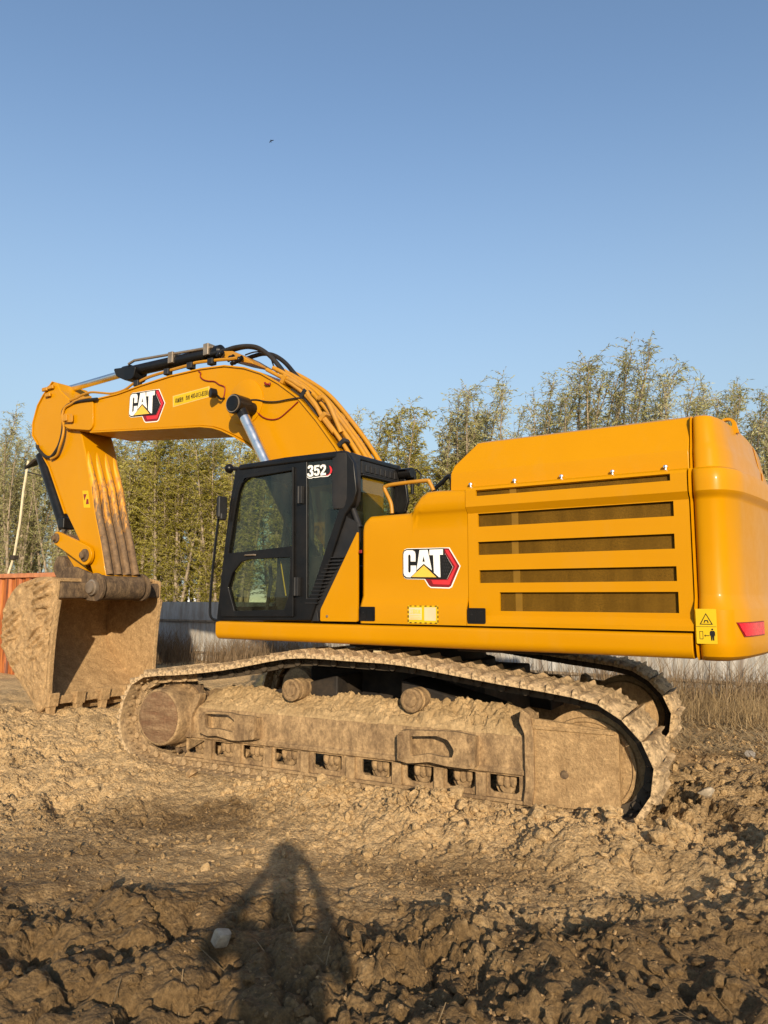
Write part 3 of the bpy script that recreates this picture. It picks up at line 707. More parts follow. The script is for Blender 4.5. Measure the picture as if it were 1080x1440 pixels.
# door with two panes, handle and hinges
dr = MB().prism(door_out, CV+.003, CV+.028, 'xz', [glass_up, glass_lo]).build('cab_door', M['black'], cab, 0.006)
b = MB().prism(glass_up, CV-.012, CV-.006)
b.prism(glass_lo, CV-.012, CV-.006); b.prism(quarter, CV-.022, CV-.016); b.build('side_glass', M['glass'], cab, smooth=0)
b = MB().prism(cab_hole, .515, .521); b.prism(quarter, .515, .521); b.build('side_glass', M['glass'], cab, smooth=0)
p = [(1.27,2.04),(1.115,2.043)]
b = MB().tube([(p[0][0], 1.531, p[0][1]), (p[0][0]-.02, 1.548, p[0][1]+.004), (p[1][0]+.02, 1.548, p[1][1]+.002), (p[1][0], 1.531, p[1][1])], .009, 8)
b.build('door_handle', M['steel'], cab)
for px in ([(0.559,2.72),(0.506,2.543)], [(0.59,1.804),(0.536,1.62)]):
    (a0, z1), (a1, z0) = px; b = MB().box(a1, a0, 1.50, 1.545, z0, z1); b.cyl((a0-.01, 1.54, z0), (a0-.01, 1.54, z1), .014, n=10); b.build('door_hinge', M['plastic'], cab, 0.004)
# louvred panel between cab and yellow corner panel
pl = [(-0.133,2.32),(0.002,2.382),(0.428,1.376),(0.295,1.375),(-0.15,2.148)]
MB().prism(pl, 1.43, 1.47).build('rear_side_panel', M['plastic'], cab, 0.003)
b = MB()
for k in range(13):
    px = [(0.141,1.992),(0.176,1.957),(0.201,1.922),(0.227,1.886),(0.257,1.85),(0.288,1.815),(0.309,1.779),(0.335,1.743),(0.362,1.707),(0.388,1.669),(0.41,1.63),(0.431,1.592),(0.453,1.55)][k]
    b.box(px[0]-.13, px[0]+.02, 1.465, 1.508, px[1]-.007, px[1]+.005)
b.build('louvre_slats', M['plastic'], cab, 0.003)
MB().prism([(0.325,1.482),(0.376,1.374),(0.306,1.375)], 1.46, 1.505).build('louvre_foot', M['plastic'], cab, 0.004)
MB().lathe((.17, 1.545, 1.425), (0, 1, 0), [(0, .014), (.006, .012), (.008, .004)], 10).build('panel_bolt', M['steel'], EX)
# number on the quarter window
D3 = [(230,310),(240,275),(275,255),(325,255),(362,275),(374,320),(365,368),(342,394),(370,420),(380,470),(366,518),(322,548),(262,550),(226,522),(214,470),(264,458),(274,492),(298,502),(318,480),(314,444),(284,422),(282,380),(304,370),(318,338),(310,308),(290,312),(280,340),(230,345)]
D5 = [(396,262),(526,246),(526,296),(444,306),(441,345),(478,335),(518,352),(536,408),(526,475),(492,514),(436,524),(396,496),(388,455),(440,446),(450,474),(474,468),(484,430),(474,388),(452,382),(436,402),(394,406)]
D2 = [(540,324),(554,264),(608,236),(662,240),(690,280),(690,340),(660,400),(618,452),(690,444),(690,500),(555,516),(555,460),(608,388),(640,332),(634,292),(610,286),(590,306),(586,340)]
SW = [(772,262),(820,300),(846,372),(832,440),(770,500),(690,522),(690,508),(760,480),(796,430),(800,370),(786,312)]
WL = [(204,470),(214,536),(256,572),(330,572),(368,548),(430,552),(500,540),(545,530),(640,528),(740,516),(800,470),(806,486),(752,534),(640,548),(545,550),(505,562),(424,574),(376,568),(332,592),(252,592),(206,548)]
o0, ox, oy = [(0.484,2.946),(0.154,2.914),(0.482,2.8)]
def digit(pts):
    return [(o0[0]+(ox[0]-o0[0])*(x-200)/660, o0[1]+(ox[1]-o0[1])*(x-200)/660+(oy[1]-o0[1])*(y-230)/360) for x, y in pts]
L = Label(1.492, 0.002)
for p in (D3, D5, D2): L.poly(digit(p), 0, 1)
L.poly(digit(SW), 1, 1); L.poly(digit(WL), 0, 1)
L.build('number_sticker', [M['white'], M['red']], cab)
# seat, console, levers and posts inside
b = MB().box(.42, .98, .78, 1.22, 1.80, 1.93).box(.26, .46, .76, 1.24, 1.86, 2.52); b.box(.30, .43, .86, 1.14, 2.54, 2.76)
b.build('seat', M['plastic'], cab, 0.05, 3)
b = MB().box(.40, .95, .78, 1.20, 1.40, 1.80).box(.35, .95, .60, .74, 1.40, 2.05).box(.35, .95, 1.27, 1.39, 1.40, 2.02)
b.tube([(.9, 1.33, 2.0), (.93, 1.33, 2.1), (.92, 1.32, 2.2)], .02, 8).tube([(.9, .67, 2.0), (.93, .67, 2.1), (.92, .68, 2.2)], .02, 8)
b.build('console', M['plastic'], cab, 0.02)
b = MB().tube(spline([(1.18, .6, 1.42), (1.15, .6, 1.9), (1.12, .6, 2.4), (1.20, .6, 2.95)]), .03, 8).tube([(1.35, .8, 1.42), (1.28, .8, 1.8), (1.30, .8, 1.95)], .02, 8).tube([(1.35, 1.1, 1.42), (1.28, 1.1, 1.8), (1.30, 1.1, 1.95)], .02, 8)
b.box(1.25, 1.30, .56, .78, 2.2, 2.45).build('cab_post', M['plastic'], cab, 0.005)
MB().tube([(.82, 1.38, 1.62), (.9, 1.38, 1.98)], .013, 8).build('yellow_strap', M['label'], cab)
# mirror, its bar, and the round lamp on the front roof corner
_p = [(1.578,2.672),(1.628,2.405),(1.665,2.099),(1.697,1.795),(1.714,1.529),(1.693,1.394),(1.628,1.35)]
b = MB().tube(spline([(p[0], 1.58 if k < 6 else 1.52, p[1]) for k, p in enumerate(_p)]), .014, 8); b.build('grab_bar', M['black'], cab)
_p = [(1.643,2.684),(1.525,2.676),(1.518,2.445),(1.613,2.45)]
b = MB().box(_p[0][0]-.11, _p[0][0]-.06, 1.53, 1.66, _p[2][1], _p[0][1]).box(_p[0][0]-.125, _p[0][0]-.07, 1.55, 1.64, _p[2][1]-.02, _p[2][1]+.06); b.build('mirror', M['plastic'], cab, 0.02)
_p = [(1.557,3)][0]
b = MB().ball((_p[0], 1.5, _p[1]), .052).cyl((_p[0]-.2, 1.45, _p[1]-.02), (_p[0], 1.5, _p[1]), .022); b.build('round_lamp', M['black'], cab)

# ------------------------------------------------------------------ boom
HB = .36
boom_top = [(6.341,4.68),(5.604,4.622),(5.012,4.63),(4.482,4.678),(3.878,4.716),(3.266,4.716),(2.812,4.682),(2.445,4.59),(2.157,4.471),(1.854,4.291),(1.539,4.061),(1.239,3.735),(0.955,3.383),(0.747,3.081)]
boom_bot = [(5.633,4.121),(3.945,3.97),(3.234,3.908),(3.004,3.864),(2.844,3.81),(2.634,3.712),(2.404,3.593),(2.204,3.455),(1.984,3.241),(1.746,2.943)]
boom_poly = boom_top + [(0.75, 2.55), (0.58, 1.85), (0.40, 1.70), (0.62, 1.62), (0.95, 1.95)] + boom_bot[::-1] + [(6.269,4.233),(6.391,4.363),(6.426,4.564)]
boom = MB().prism(boom_poly, -HB, HB).build('boom', M['yellow'], EX, 0.018, 2)
def strip(pts, t, v0, v1, out=1):
    """flange plate following an edge"""
    b = MB(); P = [Vector(p) for p in pts]; up, lo = [], []
    for i, p in enumerate(P):
        d = (P[min(i+1, len(P)-1)]-P[max(i-1, 0)]).normalized(); n_ = Vector((d.y, -d.x))*out
        up.append(p+n_*t); lo.append(p)
    rows = []
    for v in (v0, v1): rows.append([(p.x, v, p.y) for p in up]); rows.append([(p.x, v, p.y) for p in lo])
    b.grid([rows[0], rows[1], rows[3], rows[2], rows[0]])
    for e in (0, -1): b.add([r[e] for r in (rows[0], rows[1], rows[3], rows[2])], [(0, 1, 2, 3)])
    return b
strip(boom_top[1:], .022, -HB-.022, HB+.022, 1 if boom_top[0][0] < boom_top[-1][0] else -1).build('boom_flange', M['yellow'], boom, 0.004)
strip(boom_bot, .022, -HB-.022, HB+.022, -1).build('boom_flange', M['yellow'], boom, 0.004)
# nose plates and pin bosses
nose = [(6.356,4.63),(6.266,4.664),(5.581,4.61),(5.552,4.206),(5.617,4.136),(6.176,4.228),(6.331,4.316)]
for s in (1, -1): MB().prism(rnd(nose, .06), HB+.001, HB+.03).build('boom_nose', M['yellow'], boom, 0.006, mirror=(s < 0))
c = [(6.16,4.416)][0]
b = MB()
p4 = [(6.235,4.468),(6.014,4.438),(6.004,4.301),(6.224,4.33)]
b.prism(rnd([(x, y) for x, y in p4], .03), .42, .44); b.box(c[0]-.05, c[0]+.05, .44, .47, c[1]-.08, c[1]+.02); b.build('pin_keeper', M['yellow_rail'], boom, 0.004)
c = [(2.422,4.114)][0]
for s in (1, -1): MB().lathe((c[0], .36, c[1]), (0, 1, 0), [(0, .30), (.012, .30), (.018, .285)], 40).build('pin_boss', M['yellow'], boom, mirror=(s < 0))
# badge and hotline sticker on the boom side
a0, a1, a2 = [(4.741,4.6),(4.112,4.546),(4.693,4.24)]
rot = math.atan2(a1[1]-a0[1], -(a1[0]-a0[0]))
size = math.hypot(a1[0]-a0[0], a1[1]-a0[1])/math.hypot(*badge_pts([(832, 120)])[0])
rot0 = math.atan2(badge_pts([(832, 120)])[0][1], -badge_pts([(832, 120)])[0][0])
badge(a0, .361, boom, size, -(rot-rot0))
q = [(3.819,4.409),(3.096,4.44),(3.807,4.247),(3.082,4.29)]
L = Label(.3605, .002)
L.poly(q[:2]+[q[3], q[2]], 0, 1)
def qp(x, y): 
    a = Vector(q[2])*(1-x)+Vector(q[3])*x; c_ = Vector(q[0])*(1-x)+Vector(q[1])*x
    return tuple(a*(1-y)+c_*y)
L.poly([qp(.03, .09), qp(.97, .09), qp(.97, .91), qp(.03, .91)], 1, 2)
for txt, x0, x1 in (('机械服务', .07, .30), ('热线', .36, .47), ('400-813-8338', .50, .95)):
    g0, g1 = qp(x0, .28), qp(x1, .28); top = qp(x0, .72)
    put_text(L.b, txt, (g0, g0[0]-g1[0], top[1]-g0[1], g1[1]-g0[1]), .3652, 2)
L.build('hotline_sticker', [M['label_pale'], M['label'], M['ink']], boom)
# work lamp on the boom side
c = [(2.875,4.275)][0]; c2 = [(2.812,4.226)][0]
b = MB().lathe((c[0], .50, c[1]), (.35, .9, 0), [(-.05, .03), (-.03, .062), (.04, .066), (.045, .058), (.04, .0)], 20)
b.tube([(c[0]-.03, .47, c[1]-.02), (c2[0], .43, c2[1]-.02), (c2[0], .36, c2[1])], .016, 8); b.build('work_lamp', M['black'], boom)
def wire(px, v, r, mat=M['rubber'], name='cable', parent=boom):
    return MB().tube(spline([(p[0], v, p[1]) for p in px], 6), r, 6).build(name, mat, parent)
wire([(3.307,4.683),(3.259,4.642),(3.269,4.602),(3.21,4.548),(3.106,4.509),(2.994,4.486),(2.903,4.428),(2.803,4.38),(2.8,4.291),(2.82,4.229)], .372, .008, M['darkred'])
wire([(2.402,4.136),(2.216,4.117),(2.054,4.07),(1.876,4.044),(1.682,4.044),(1.531,4.039),(1.418,4.015)], .385, .009, M['rubber'])
wire([(2.379,4.054),(2.233,3.972),(2.109,3.878),(1.969,3.829),(1.832,3.833),(1.68,3.911),(1.539,3.996)], .372, .008, M['darkred'])
MB().tube([(p[0], .39, p[1]) for p in [(2.075,4.318),(2.05,4.291),(1.99,4.282),(1.987,4.304)]], .014, 6).build('cable_clip', M['darkred'], boom)
# pipe runs along the top and down the back of the boom
def off(pts, d): 
    P = [Vector(p) for p in pts]; out = []
    for i, p in enumerate(P):
        t = (P[min(i+1, len(P)-1)]-P[max(i-1, 0)]).normalized(); n_ = Vector((t.y, -t.x)); n_ = n_ if n_.y > 0 or n_.x < -.5 else -n_
        out.append((p.x+n_.x*d, p.y+n_.y*d))
    return out
back = boom_top[8:]
for k, (v, d, r) in enumerate(((.30, .06, .026), (.20, .11, .030), (.10, .13, .030), (-.02, .12, .030), (-.14, .15, .030), (-.26, .09, .026))):
    pts = off(back, d)
    MB().tube(spline([(p[0], v, p[1]) for p in pts], 5), r, 10).build('hydraulic_pipe', M['yellow_rail'], boom)
for j in (1, 2, 3, 4):
    p = off(back, .07)[j]; t = Vector(back[min(j+1, len(back)-1)])-Vector(back[j-1]); a = math.atan2(t.y, t.x)
    Mx = Matrix.Translation((p[0], 0, p[1])) @ Matrix.Rotation(-a, 4, 'Y')
    MB().box(-.03, .03, -.32, .34, -.05, .07, 0, Mx).build('pipe_clamp', M['yellow_rail'] if j % 2 else M['plastic'], boom, 0.01)
# bent pipe stubs standing proud near the foot
for v, px in ((.25, [(1.31,4.027),(1.256,4.041),(1.201,4.003),(1.145,3.921),(1.109,3.858),(1.072,3.779),(0.964,3.562)]), (.1, [(1.333,3.951),(1.286,3.914),(1.258,3.85),(1.184,3.721),(1.074,3.53),(0.984,3.417)]), (-.05, [(1.298,3.932),(1.205,3.874),(1.149,3.806),(1.13,3.683),(1.129,3.563),(1.038,3.448)]), (.3, [(1.924,4.407),(1.708,4.31),(1.591,4.231),(1.515,4.189),(1.458,4.12),(1.419,4.054),(1.326,3.951),(1.214,3.773),(1.033,3.561)])):
    MB().tube(spline([(p[0], v, p[1]) for p in px], 5), .03, 10).build('hydraulic_pipe', M['yellow_rail'], boom)
for v, px in ((.18, [(1.468,4.02),(1.325,3.813),(1.159,3.613),(1.014,3.392)]), (.28, [(1.722,4.195),(1.529,4.06),(1.415,3.938),(1.302,3.789)])):
    MB().tube(spline([(p[0], v, p[1]) for p in px], 5), .022, 8).build('hydraulic_hose', M['rubber'], boom)
# thick hoses looping from the stick cylinder over the boom crest
for v, px in ((.12, [(3.338,4.993),(3.153,4.994),(3.017,5.003),(2.882,5.008),(2.684,4.991),(2.488,4.941),(2.338,4.853),(2.19,4.729),(2.043,4.568),(1.859,4.364),(1.642,4.174)]), (-.08, [(3.356,5.035),(3.123,5.019),(2.915,4.904),(2.716,4.911),(2.541,4.913),(2.369,4.866),(2.241,4.793),(2.115,4.689),(1.949,4.507),(1.746,4.3),(1.569,4.147)]), (.05, [(3.041,5.01),(2.75,5.01),(2.531,4.95),(2.359,4.852),(2.21,4.719),(2.063,4.557),(1.878,4.368),(1.679,4.165)])):
    MB().tube(spline([(p[0], v, p[1]) for p in px], 6), .030, 10).build('hydraulic_hose', M['rubber'], boom)
wire([(2.699,4.875),(2.527,4.885),(2.314,4.846),(2.239,4.751),(2.185,4.629),(2.121,4.514)], .1, .010)
# brackets and fittings on the crest
c = [(3.262,4.996)][0]
b = MB().prism([(3.143,4.916),(3.076,4.971),(2.851,4.933),(2.695,4.852),(2.476,4.715),(2.454,4.678),(2.802,4.788)], -.20, .20); b.build('cylinder_bracket', M['yellow_rail'], boom, 0.012)
for px in [(2.661,4.761),(2.815,4.805),(3.018,4.899),(2.748,4.743)]: MB().ball((px[0], .26, px[1]), .04).cyl((px[0]-.06, .26, px[1]+.02), (px[0]+.05, .26, px[1]-.02), .03, n=10).build('hose_fitting', M['black'], boom)
# pipe beside the stick cylinder down to the nose
wire([(6.296,4.718),(6.144,4.734),(5.965,4.765),(5.757,4.772),(5.491,4.722),(5.233,4.674),(4.957,4.687),(4.771,4.749),(4.666,4.768)], .30, .018, M['yellow_rail'], 'hydraulic_pipe')
wire([(4.665,4.75),(4.405,4.797),(4.001,4.818),(3.564,4.83),(3.423,4.84),(3.054,4.808),(2.787,4.778),(2.657,4.771)], .30, .022, M['yellow_rail'], 'hydraulic_pipe')
for px in [(4.651,4.748),(4.001,4.815),(3.528,4.824),(3.122,4.812)]: MB().box(px[0]-.05, px[0]+.05, .26, .35, px[1]-.06, px[1]+.03).build('pipe_clamp', M['label'] if px[1] > 4.63 and False else M['plastic'], boom, 0.01)

# ------------------------------------------------------------------ stick cylinder, boom cylinders
def cyl_part(name, pts, r, rod, rr, ends, parent=EX):
    (a, b_, c_) = [Vector(p) for p in pts]
    m_ = MB(); d = (b_-a).normalized()
    m_.tube([a, b_], r, 24); m_.lathe(b_-d*.16, d, [(0, r*1.0), (.01, r*1.22), (.15, r*1.22), (.17, r*.8)], 24)
    m_.lathe(a-d*.02, d, [(0, r*.7), (.03, r*1.1), (.12, r*1.1), (.13, r)], 24)
    o = m_.build(name, M['black'], parent, 0)
    MB().tube([b_, c_], rr, 20).build('cylinder_rod', M['chrome'], o)
    return o
pA, pB, pC = [(3.248,5.056),(5.349,5.09),(7.044,5.045)]
sc_ = cyl_part('stick_cylinder', [(p[0], 0, p[1]) for p in (pA, pB, pC)], .086, None, .056, None)
px = [(5.491,5.154),(4.947,5.108),(5.003,4.915),(5.169,4.907),(5.413,5.015)]
MB().prism(rnd(px, .05), -.12, .12).build('cylinder_head', M['black'], sc_, 0.02)
b = MB()
for t in (.1, .45): p = Vector((pA[0], 0, pA[1])).lerp(Vector((pB[0], 0, pB[1])), t); b.box(p.x-.05, p.x+.05, -.115, .115, p.z-.05, p.z+.12)
b.tube([(pA[0]+.1, .07, pA[1]+.06), (pB[0]-.3, .07, pB[1]+.13), (pB[0]-.15, .06, pB[1]+.10)], .022, 8); b.build('cylinder_clamp', M['steel'], sc_, 0.01)
for s in (1, -1):
    q1, q2 = [(2.291,4.003),(1.822,3.231)]
    foot = (1.25, .62*s, 1.75); top = (q1[0], .62*s, q1[1]); d = (Vector(q2)-Vector(q1)).normalized()
    mid = (q1[0]+d.x*1.15, .62*s, q1[1]+d.y*1.15)
    end = (q1[0]+d.x*2.6, .62*s, q1[1]+d.y*2.6)
    m_ = MB().tube([mid, end], .105, 24); o = m_.build('boom_cylinder', M['black'], EX)
    MB().tube([top, mid], .066, 24).build('cylinder_rod', M['chrome'], o)
    b = MB().lathe((top[0], .36*s, top[2]), (0, s, 0), [(0, .085), (.14, .085), (.145, .125), (.36, .125), (.365, .098), (.385, .095), (.39, .04)], 32)
    b.cyl((top[0], .62*s, top[2]), (top[0]+d.x*.2, .62*s, top[2]+d.y*.2), .085, .07)
    b.build('cylinder_eye', M['black'], o)
    b = MB().lathe((top[0], .724*s, top[2]), (0, s, 0), [(0, .112), (.012, .112), (.012, .10), (0.0, .098)], 32); b.build('eye_ring', M['steel'], o)

# ------------------------------------------------------------------ stick
HS = .29
stick_poly = [(6.786,5.099),(6.687,5.078),(6.589,4.932),(6.313,4.738),(6.108,4.386),(5.96,4.106),(5.852,3.846),(5.671,3.274),(5.557,2.884),(5.371,2.391),(5.213,1.891),(5.348,1.809),(5.505,1.895),(5.681,2.198),(5.822,2.369),(6.168,2.791),(6.279,2.928),(6.766,3.71),(6.944,3.903),(7.137,4.141),(7.275,4.274),(7.278,4.479),(7.171,4.755),(7.031,4.907)]
M['yellow_worn'] = M['yellow']
stick = MB().prism(rnd(stick_poly, .03, 2), -HS, HS).build('stick', M['yellow'], EX, 0.016, 2)
def worn():
    m_, t, b_ = nodes('scuffed_yellow_paint'); v = coords(t)
    sp = t.nodes.new('ShaderNodeSeparateXYZ'); t.links.new(v, sp.inputs[0])
    zr = nd(t, 'ShaderNodeMapRange'); zr.inputs[1].default_value = 1.9; zr.inputs[2].default_value = 4.2; zr.inputs[3].default_value = 1.0; zr.inputs[4].default_value = 0.22
    t.links.new(sp.outputs[2], zr.inputs[0])
    n = noise(t, coords(t, (9, 9, 1.4)), 2.4, 10, 0.7)
    f = ramp(t, mul(t, n, mul(t, zr.outputs[0], 0.72), 'ADD'), [(0.80, 0.0), (1.08, 1.0)])
    d = ramp(t, noise(t, v, 12, 8, 0.7), [(0.3, (0.085, 0.05, 0.026)), (0.7, (0.24, 0.145, 0.07))])
    t.links.new(mix(t, f, (0.74, 0.31, 0.008), d), b_.inputs['Base Color'])
    t.links.new(ramp(t, f, [(0, 0.4), (1, 0.8)]), b_.inputs['Roughness'])
    return m_
M['yellow_worn'] = worn()
fr = [(5.923,3.842),(5.671,3.274),(5.557,2.884),(5.371,2.391),(5.224,1.933)]
for v in (-.235, -.08, .08, .235):
    b = MB().tube([(p[0]-.018, v, p[1]) for p in fr], .052, 12); b.build('wear_bar', M['yellow_worn'], stick)
b = MB().grid([[(p[0]-.012, -.285, p[1]) for p in fr], [(p[0]-.012, .285, p[1]) for p in fr]]); b.build('wear_plate', M['yellow_worn'], stick)
# back ridge plate, ear bosses, label, hose over the side
b = strip([(6.277,2.906),(6.765,3.698),(6.943,3.891),(7.136,4.132),(7.269,4.273),(7.278,4.479),(7.171,4.755),(7.034,4.904),(6.786,5.099)], .02, -HS-.02, HS+.02, 1); b.build('stick_flange', M['yellow'], stick, 0.004)
c = [(6.933,4.946)][0]
b = MB()
for px in [(6.958,4.998),(6.87,4.889),(6.802,5.01)]: b.box(px[0]-.07, px[0]+.07, .30, .34, px[1]-.03, px[1]+.03)
b.build('ear_bracket', M['yellow_rail'], stick, 0.01)
_p = [(5.462,4.597),(5.843,4.625),(6.083,4.622),(6.232,4.586),(6.318,4.502),(6.351,4.335),(6.369,4.165),(6.433,4.001),(6.548,3.88),(6.703,3.838),(6.851,3.873),(7.043,4.01),(7.082,4.073)]
MB().tube(spline([(p[0], (.40 if k < 5 else .36 if k < 9 else .33), p[1]) for k, p in enumerate(_p)], 6), .026, 10).build('hydraulic_hose', M['rubber'], stick)
_p = [(5.61,4.647),(5.889,4.651),(6.112,4.607),(6.261,4.561),(6.312,4.425),(6.315,4.273),(6.334,4.123),(6.394,3.977),(6.514,3.847),(6.669,3.806)]
MB().tube(spline([(p[0], (.41 if k < 5 else .37 if k < 8 else .34), p[1]) for k, p in enumerate(_p)], 6), .020, 10).build('hydraulic_hose', M['yellow_rail'], stick)
q = [(5.876,3.235),(5.734,3.224),(5.821,2.966),(5.663,2.956)]
L = Label(.291, .002); L.poly([q[0], q[1], q[3], q[2]], 0, 1)
L.poly([(q[0][0]-.03, q[0][1]-.06), (q[0][0]-.11, q[0][1]-.06), (q[0][0]-.06, q[0][1]-.16)], 1, 2); L.poly([(q[2][0]-.05, q[2][1]+.05), (q[2][0]-.12, q[2][1]+.05), (q[2][0]-.10, q[2][1]+.13), (q[2][0]-.06, q[2][1]+.13)], 1, 2)
L.build('caution_label', [M['label'], M['darkred']], stick)
# bucket cylinder on the back of the stick
pA, pB, pC = [(7.42,3.999),(6.645,2.722),(6.842,2.557)]
o = MB().tube([(pA[0]+.03, 0, pA[1]), (pB[0]+.05, 0, pB[1])], .105, 20).build('bucket_cylinder', M['black'], EX)
MB().tube([(pB[0]+.05, 0, pB[1]), (pC[0], 0, pC[1]-.04)], .06, 16).build('cylinder_rod', M['chrome'], o)
b = MB().box(pB[0]-.06, pB[0]+.10, -.12, .12, pB[1]-.03, pB[1]+.16); b.build('cylinder_end', M['black'], o, 0.03)
_p = [(7.242,4.148),(7.132,4.04),(6.922,3.9),(6.835,3.797)]
MB().tube(spline([(p[0]+.02, .22, p[1]) for p in _p]), .03, 8).build('hydraulic_hose', M['rubber'], o)
# linkage
def capsule(p, q_, r0, r1, n=10):
    p, q_ = Vector(p), Vector(q_); a = math.atan2(q_.y-p.y, q_.x-p.x)
    return [tuple(p+Vector((math.cos(t), math.sin(t)))*r0) for t in np.linspace(a+math.pi/2, a+math.pi*1.5, n)] + [tuple(q_+Vector((math.cos(t), math.sin(t)))*r1) for t in np.linspace(a-math.pi/2, a+math.pi/2, n)]
la, lb, lc, ld = [(6.361,2.515),(5.627,2.227),(6.259,2.389),(5.892,2.051)]
lk = None
b = MB()
for s in (-1, 1): lk = MB().prism(capsule(la, lb, .105, .15), .31, .37).build('bucket_link', M['yellow'], EX, 0.012, mirror=(s < 0))
b = MB().prism(capsule(lc, ld, .11, .12), -.24, .24); b.build('push_link', M['yellow'], lk, 0.012)
for p, r in ((la, .075), (lb, .095)):
    b = MB().lathe((p[0], -.40, p[1]), (0, 1, 0), [(0, r*.6), (.01, r), (.79, r), (.80, r*.6), (.84, r*.55)], 20); b.build('link_pin', M['mud_dark'], lk)
# ------------------------------------------------------------------ bucket
HBK = .93
prof = [(5.591,1.883),(5.956,1.888),(6.381,1.799),(6.573,1.673),(6.725,1.492),(6.777,1.258),(6.769,0.993),(6.693,0.806),(6.462,0.552),(6.186,0.328),(5.919,0.126),(5.716,-0.026)]
front = [(5.447,1.57),(5.495,1.34),(5.525,1.1),(5.551,0.802),(5.567,0.407),(5.563,0.162)]
lip = front[-1]
side = prof + [(lip[0]-.02, lip[1]-.06)] + front[::-1] + [(5.436,1.851)]
bucket = MB().prism(rnd(side, .02, 2), HBK-.05, HBK).build('bucket', M['mud_bucket'], EX, 0.012)
MB().prism(rnd(side, .02, 2), -HBK, -HBK+.05).build('bucket_side', M['mud_bucket'], bucket, 0.012)
sp = spline([(p[0], 0, p[1]) for p in prof], 5)
rows = []
for q in sp:
    r = []
    for v in np.linspace(-HBK+.03, HBK-.03, 30):
        k = 0.02*float(fbm(np.array([v*3.0]), np.array([q.z*3.0+q.x]), 77, 4)[0])
        r.append((q.x-k, v, q.z+k))
    rows.append(r)
MB().grid(rows).build('bucket_shell', M['mud_bucket'], bucket, solid=0.045, smooth=60)
# soil packed on the near cheek, standing out in slabs
pr = [Vector(p) for p in side]
rows = []
cu, cz = sum(p.x for p in pr)/len(pr), sum(p.y for p in pr)/len(pr)
ring_n = 120
per = spline([(p.x, 0, p.y) for p in pr]+[(pr[0].x, 0, pr[0].y)], 9)
kk = np.linspace(.02, .975, 60)[:, None]
QX, QZ = cu+(np.array([q.x for q in per])[None]-cu)*kk, cz+(np.array([q.z for q in per])[None]-cz)*kk
A1 = QX*.55+QZ*.84+.10*fbm(QX*2, QZ*2, 43, 3); MS = fbm(QX*2.6, QZ*2.6, 47, 3)
CC = np.clip(2.2*np.sin(A1*2*np.pi/.115), 0, 1)*np.clip((MS+.18)*4, 0, 1)
QY = HBK+.002+np.minimum(1, (1-kk)/.10)*(.012+.050*CC+.040*fbm(QX*7, QZ*7, 45, 4)+.012*fbm(QX*25, QZ*25, 46, 3))
rows = [[(float(QX[i, j]), float(QY[i, j]), float(QZ[i, j])) for j in range(QX.shape[1])] for i in range(60)]
MB().grid(rows).build('caked_soil', M['mud_bucket'], bucket, smooth=50)
# heavy front edge strips of both side plates
for s in (1, -1):
    b = strip(front, .05, (HBK-.06), HBK+.012, 1); b.build('side_cutter', M['mud_bucket'], bucket, 0.01, mirror=(s < 0))
# top beam with hinge ears and bosses
b = MB().prism(rnd([(front[0][0]-.03, front[0][1]+.01), (front[0][0]+.26, front[0][1]+.03), (front[0][0]+.30, front[0][1]+.24), (front[0][0]-.01, front[0][1]+.25)], .05), -HBK+.05, HBK-.05); b.build('top_beam', M['mud_dark'], bucket, 0.015)
pin = [(5.29,1.744)][0]
bo = MB().lathe((pin[0], -.36, pin[1]), (0, 1, 0), [(0, .15), (.02, .185), (.70, .185), (.72, .15)], 32); bo.build('hinge_boss', M['mud_dark'], bucket)
for s in (1, -1):
    ear = [(pin[0]+.22*math.cos(t), pin[1]+.22*math.sin(t)) for t in np.linspace(R(-150), R(100), 16)] + [(prof[1][0]-.1, prof[1][1]+.16), (prof[1][0]-.15, prof[1][1]-.02), (front[0][0]+.0, front[0][1]-.01)]
    ear = [(pin[0]-.21*math.cos(t), pin[1]+.21*math.sin(t)) for t in np.linspace(R(-75), R(110), 18)] + [(5.774,2.057),(5.966,2.05),(6.192,1.967),(6.327,1.838)] + [(front[0][0]+.15, front[0][1]+.02), (front[0][0]-.02, front[0][1]-.02)]
    b = MB().prism(ear, .375, .435); b.build('hinge_ear', M['mud_dark'], bucket, 0.012, mirror=(s < 0))
    b = MB().lathe((pin[0], .435, pin[1]), (0, 1, 0), [(0, .115), (.05, .115), (.055, .09), (.09, .085), (.095, .03)], 24); b.build('hinge_pin', M['steel'], bucket, mirror=(s < 0))
c = [(6.37,2.071)][0]
b = MB().lathe((c[0], -.30, c[1]), (0, 1, 0), [(0, .14), (.02, .17), (.58, .17), (.60, .14)], 28); b.build('link_boss', M['mud_dark'], bucket)
# lip and teeth
b = MB().prism([(lip[0]-.03, lip[1]+.05), (lip[0]+.16, lip[1]+.02), (lip[0]+.14, lip[1]-.09), (lip[0]-.02, lip[1]-.07)], -HBK+.01, HBK-.01); b.build('cutting_edge', M['mud_bucket'], bucket, 0.01)
for v in (-.84, -.42, 0, .42, .85):
    b = MB()
    A = [(-.09, .10), (.10, .08), (.07, -.10), (-.05, -.10)]; B_ = [(-.045, -.08), (.065, -.08), (.035, -.29), (-.005, -.30)]
    b.prism([(lip[0]+x, lip[1]+z) for x, z in A], v-.085, v+.085); b.prism([(lip[0]+x, lip[1]+z) for x, z in B_], v-.06, v+.06)
    b.build('tooth', [M['mud_bucket']], bucket, 0.02, 2)
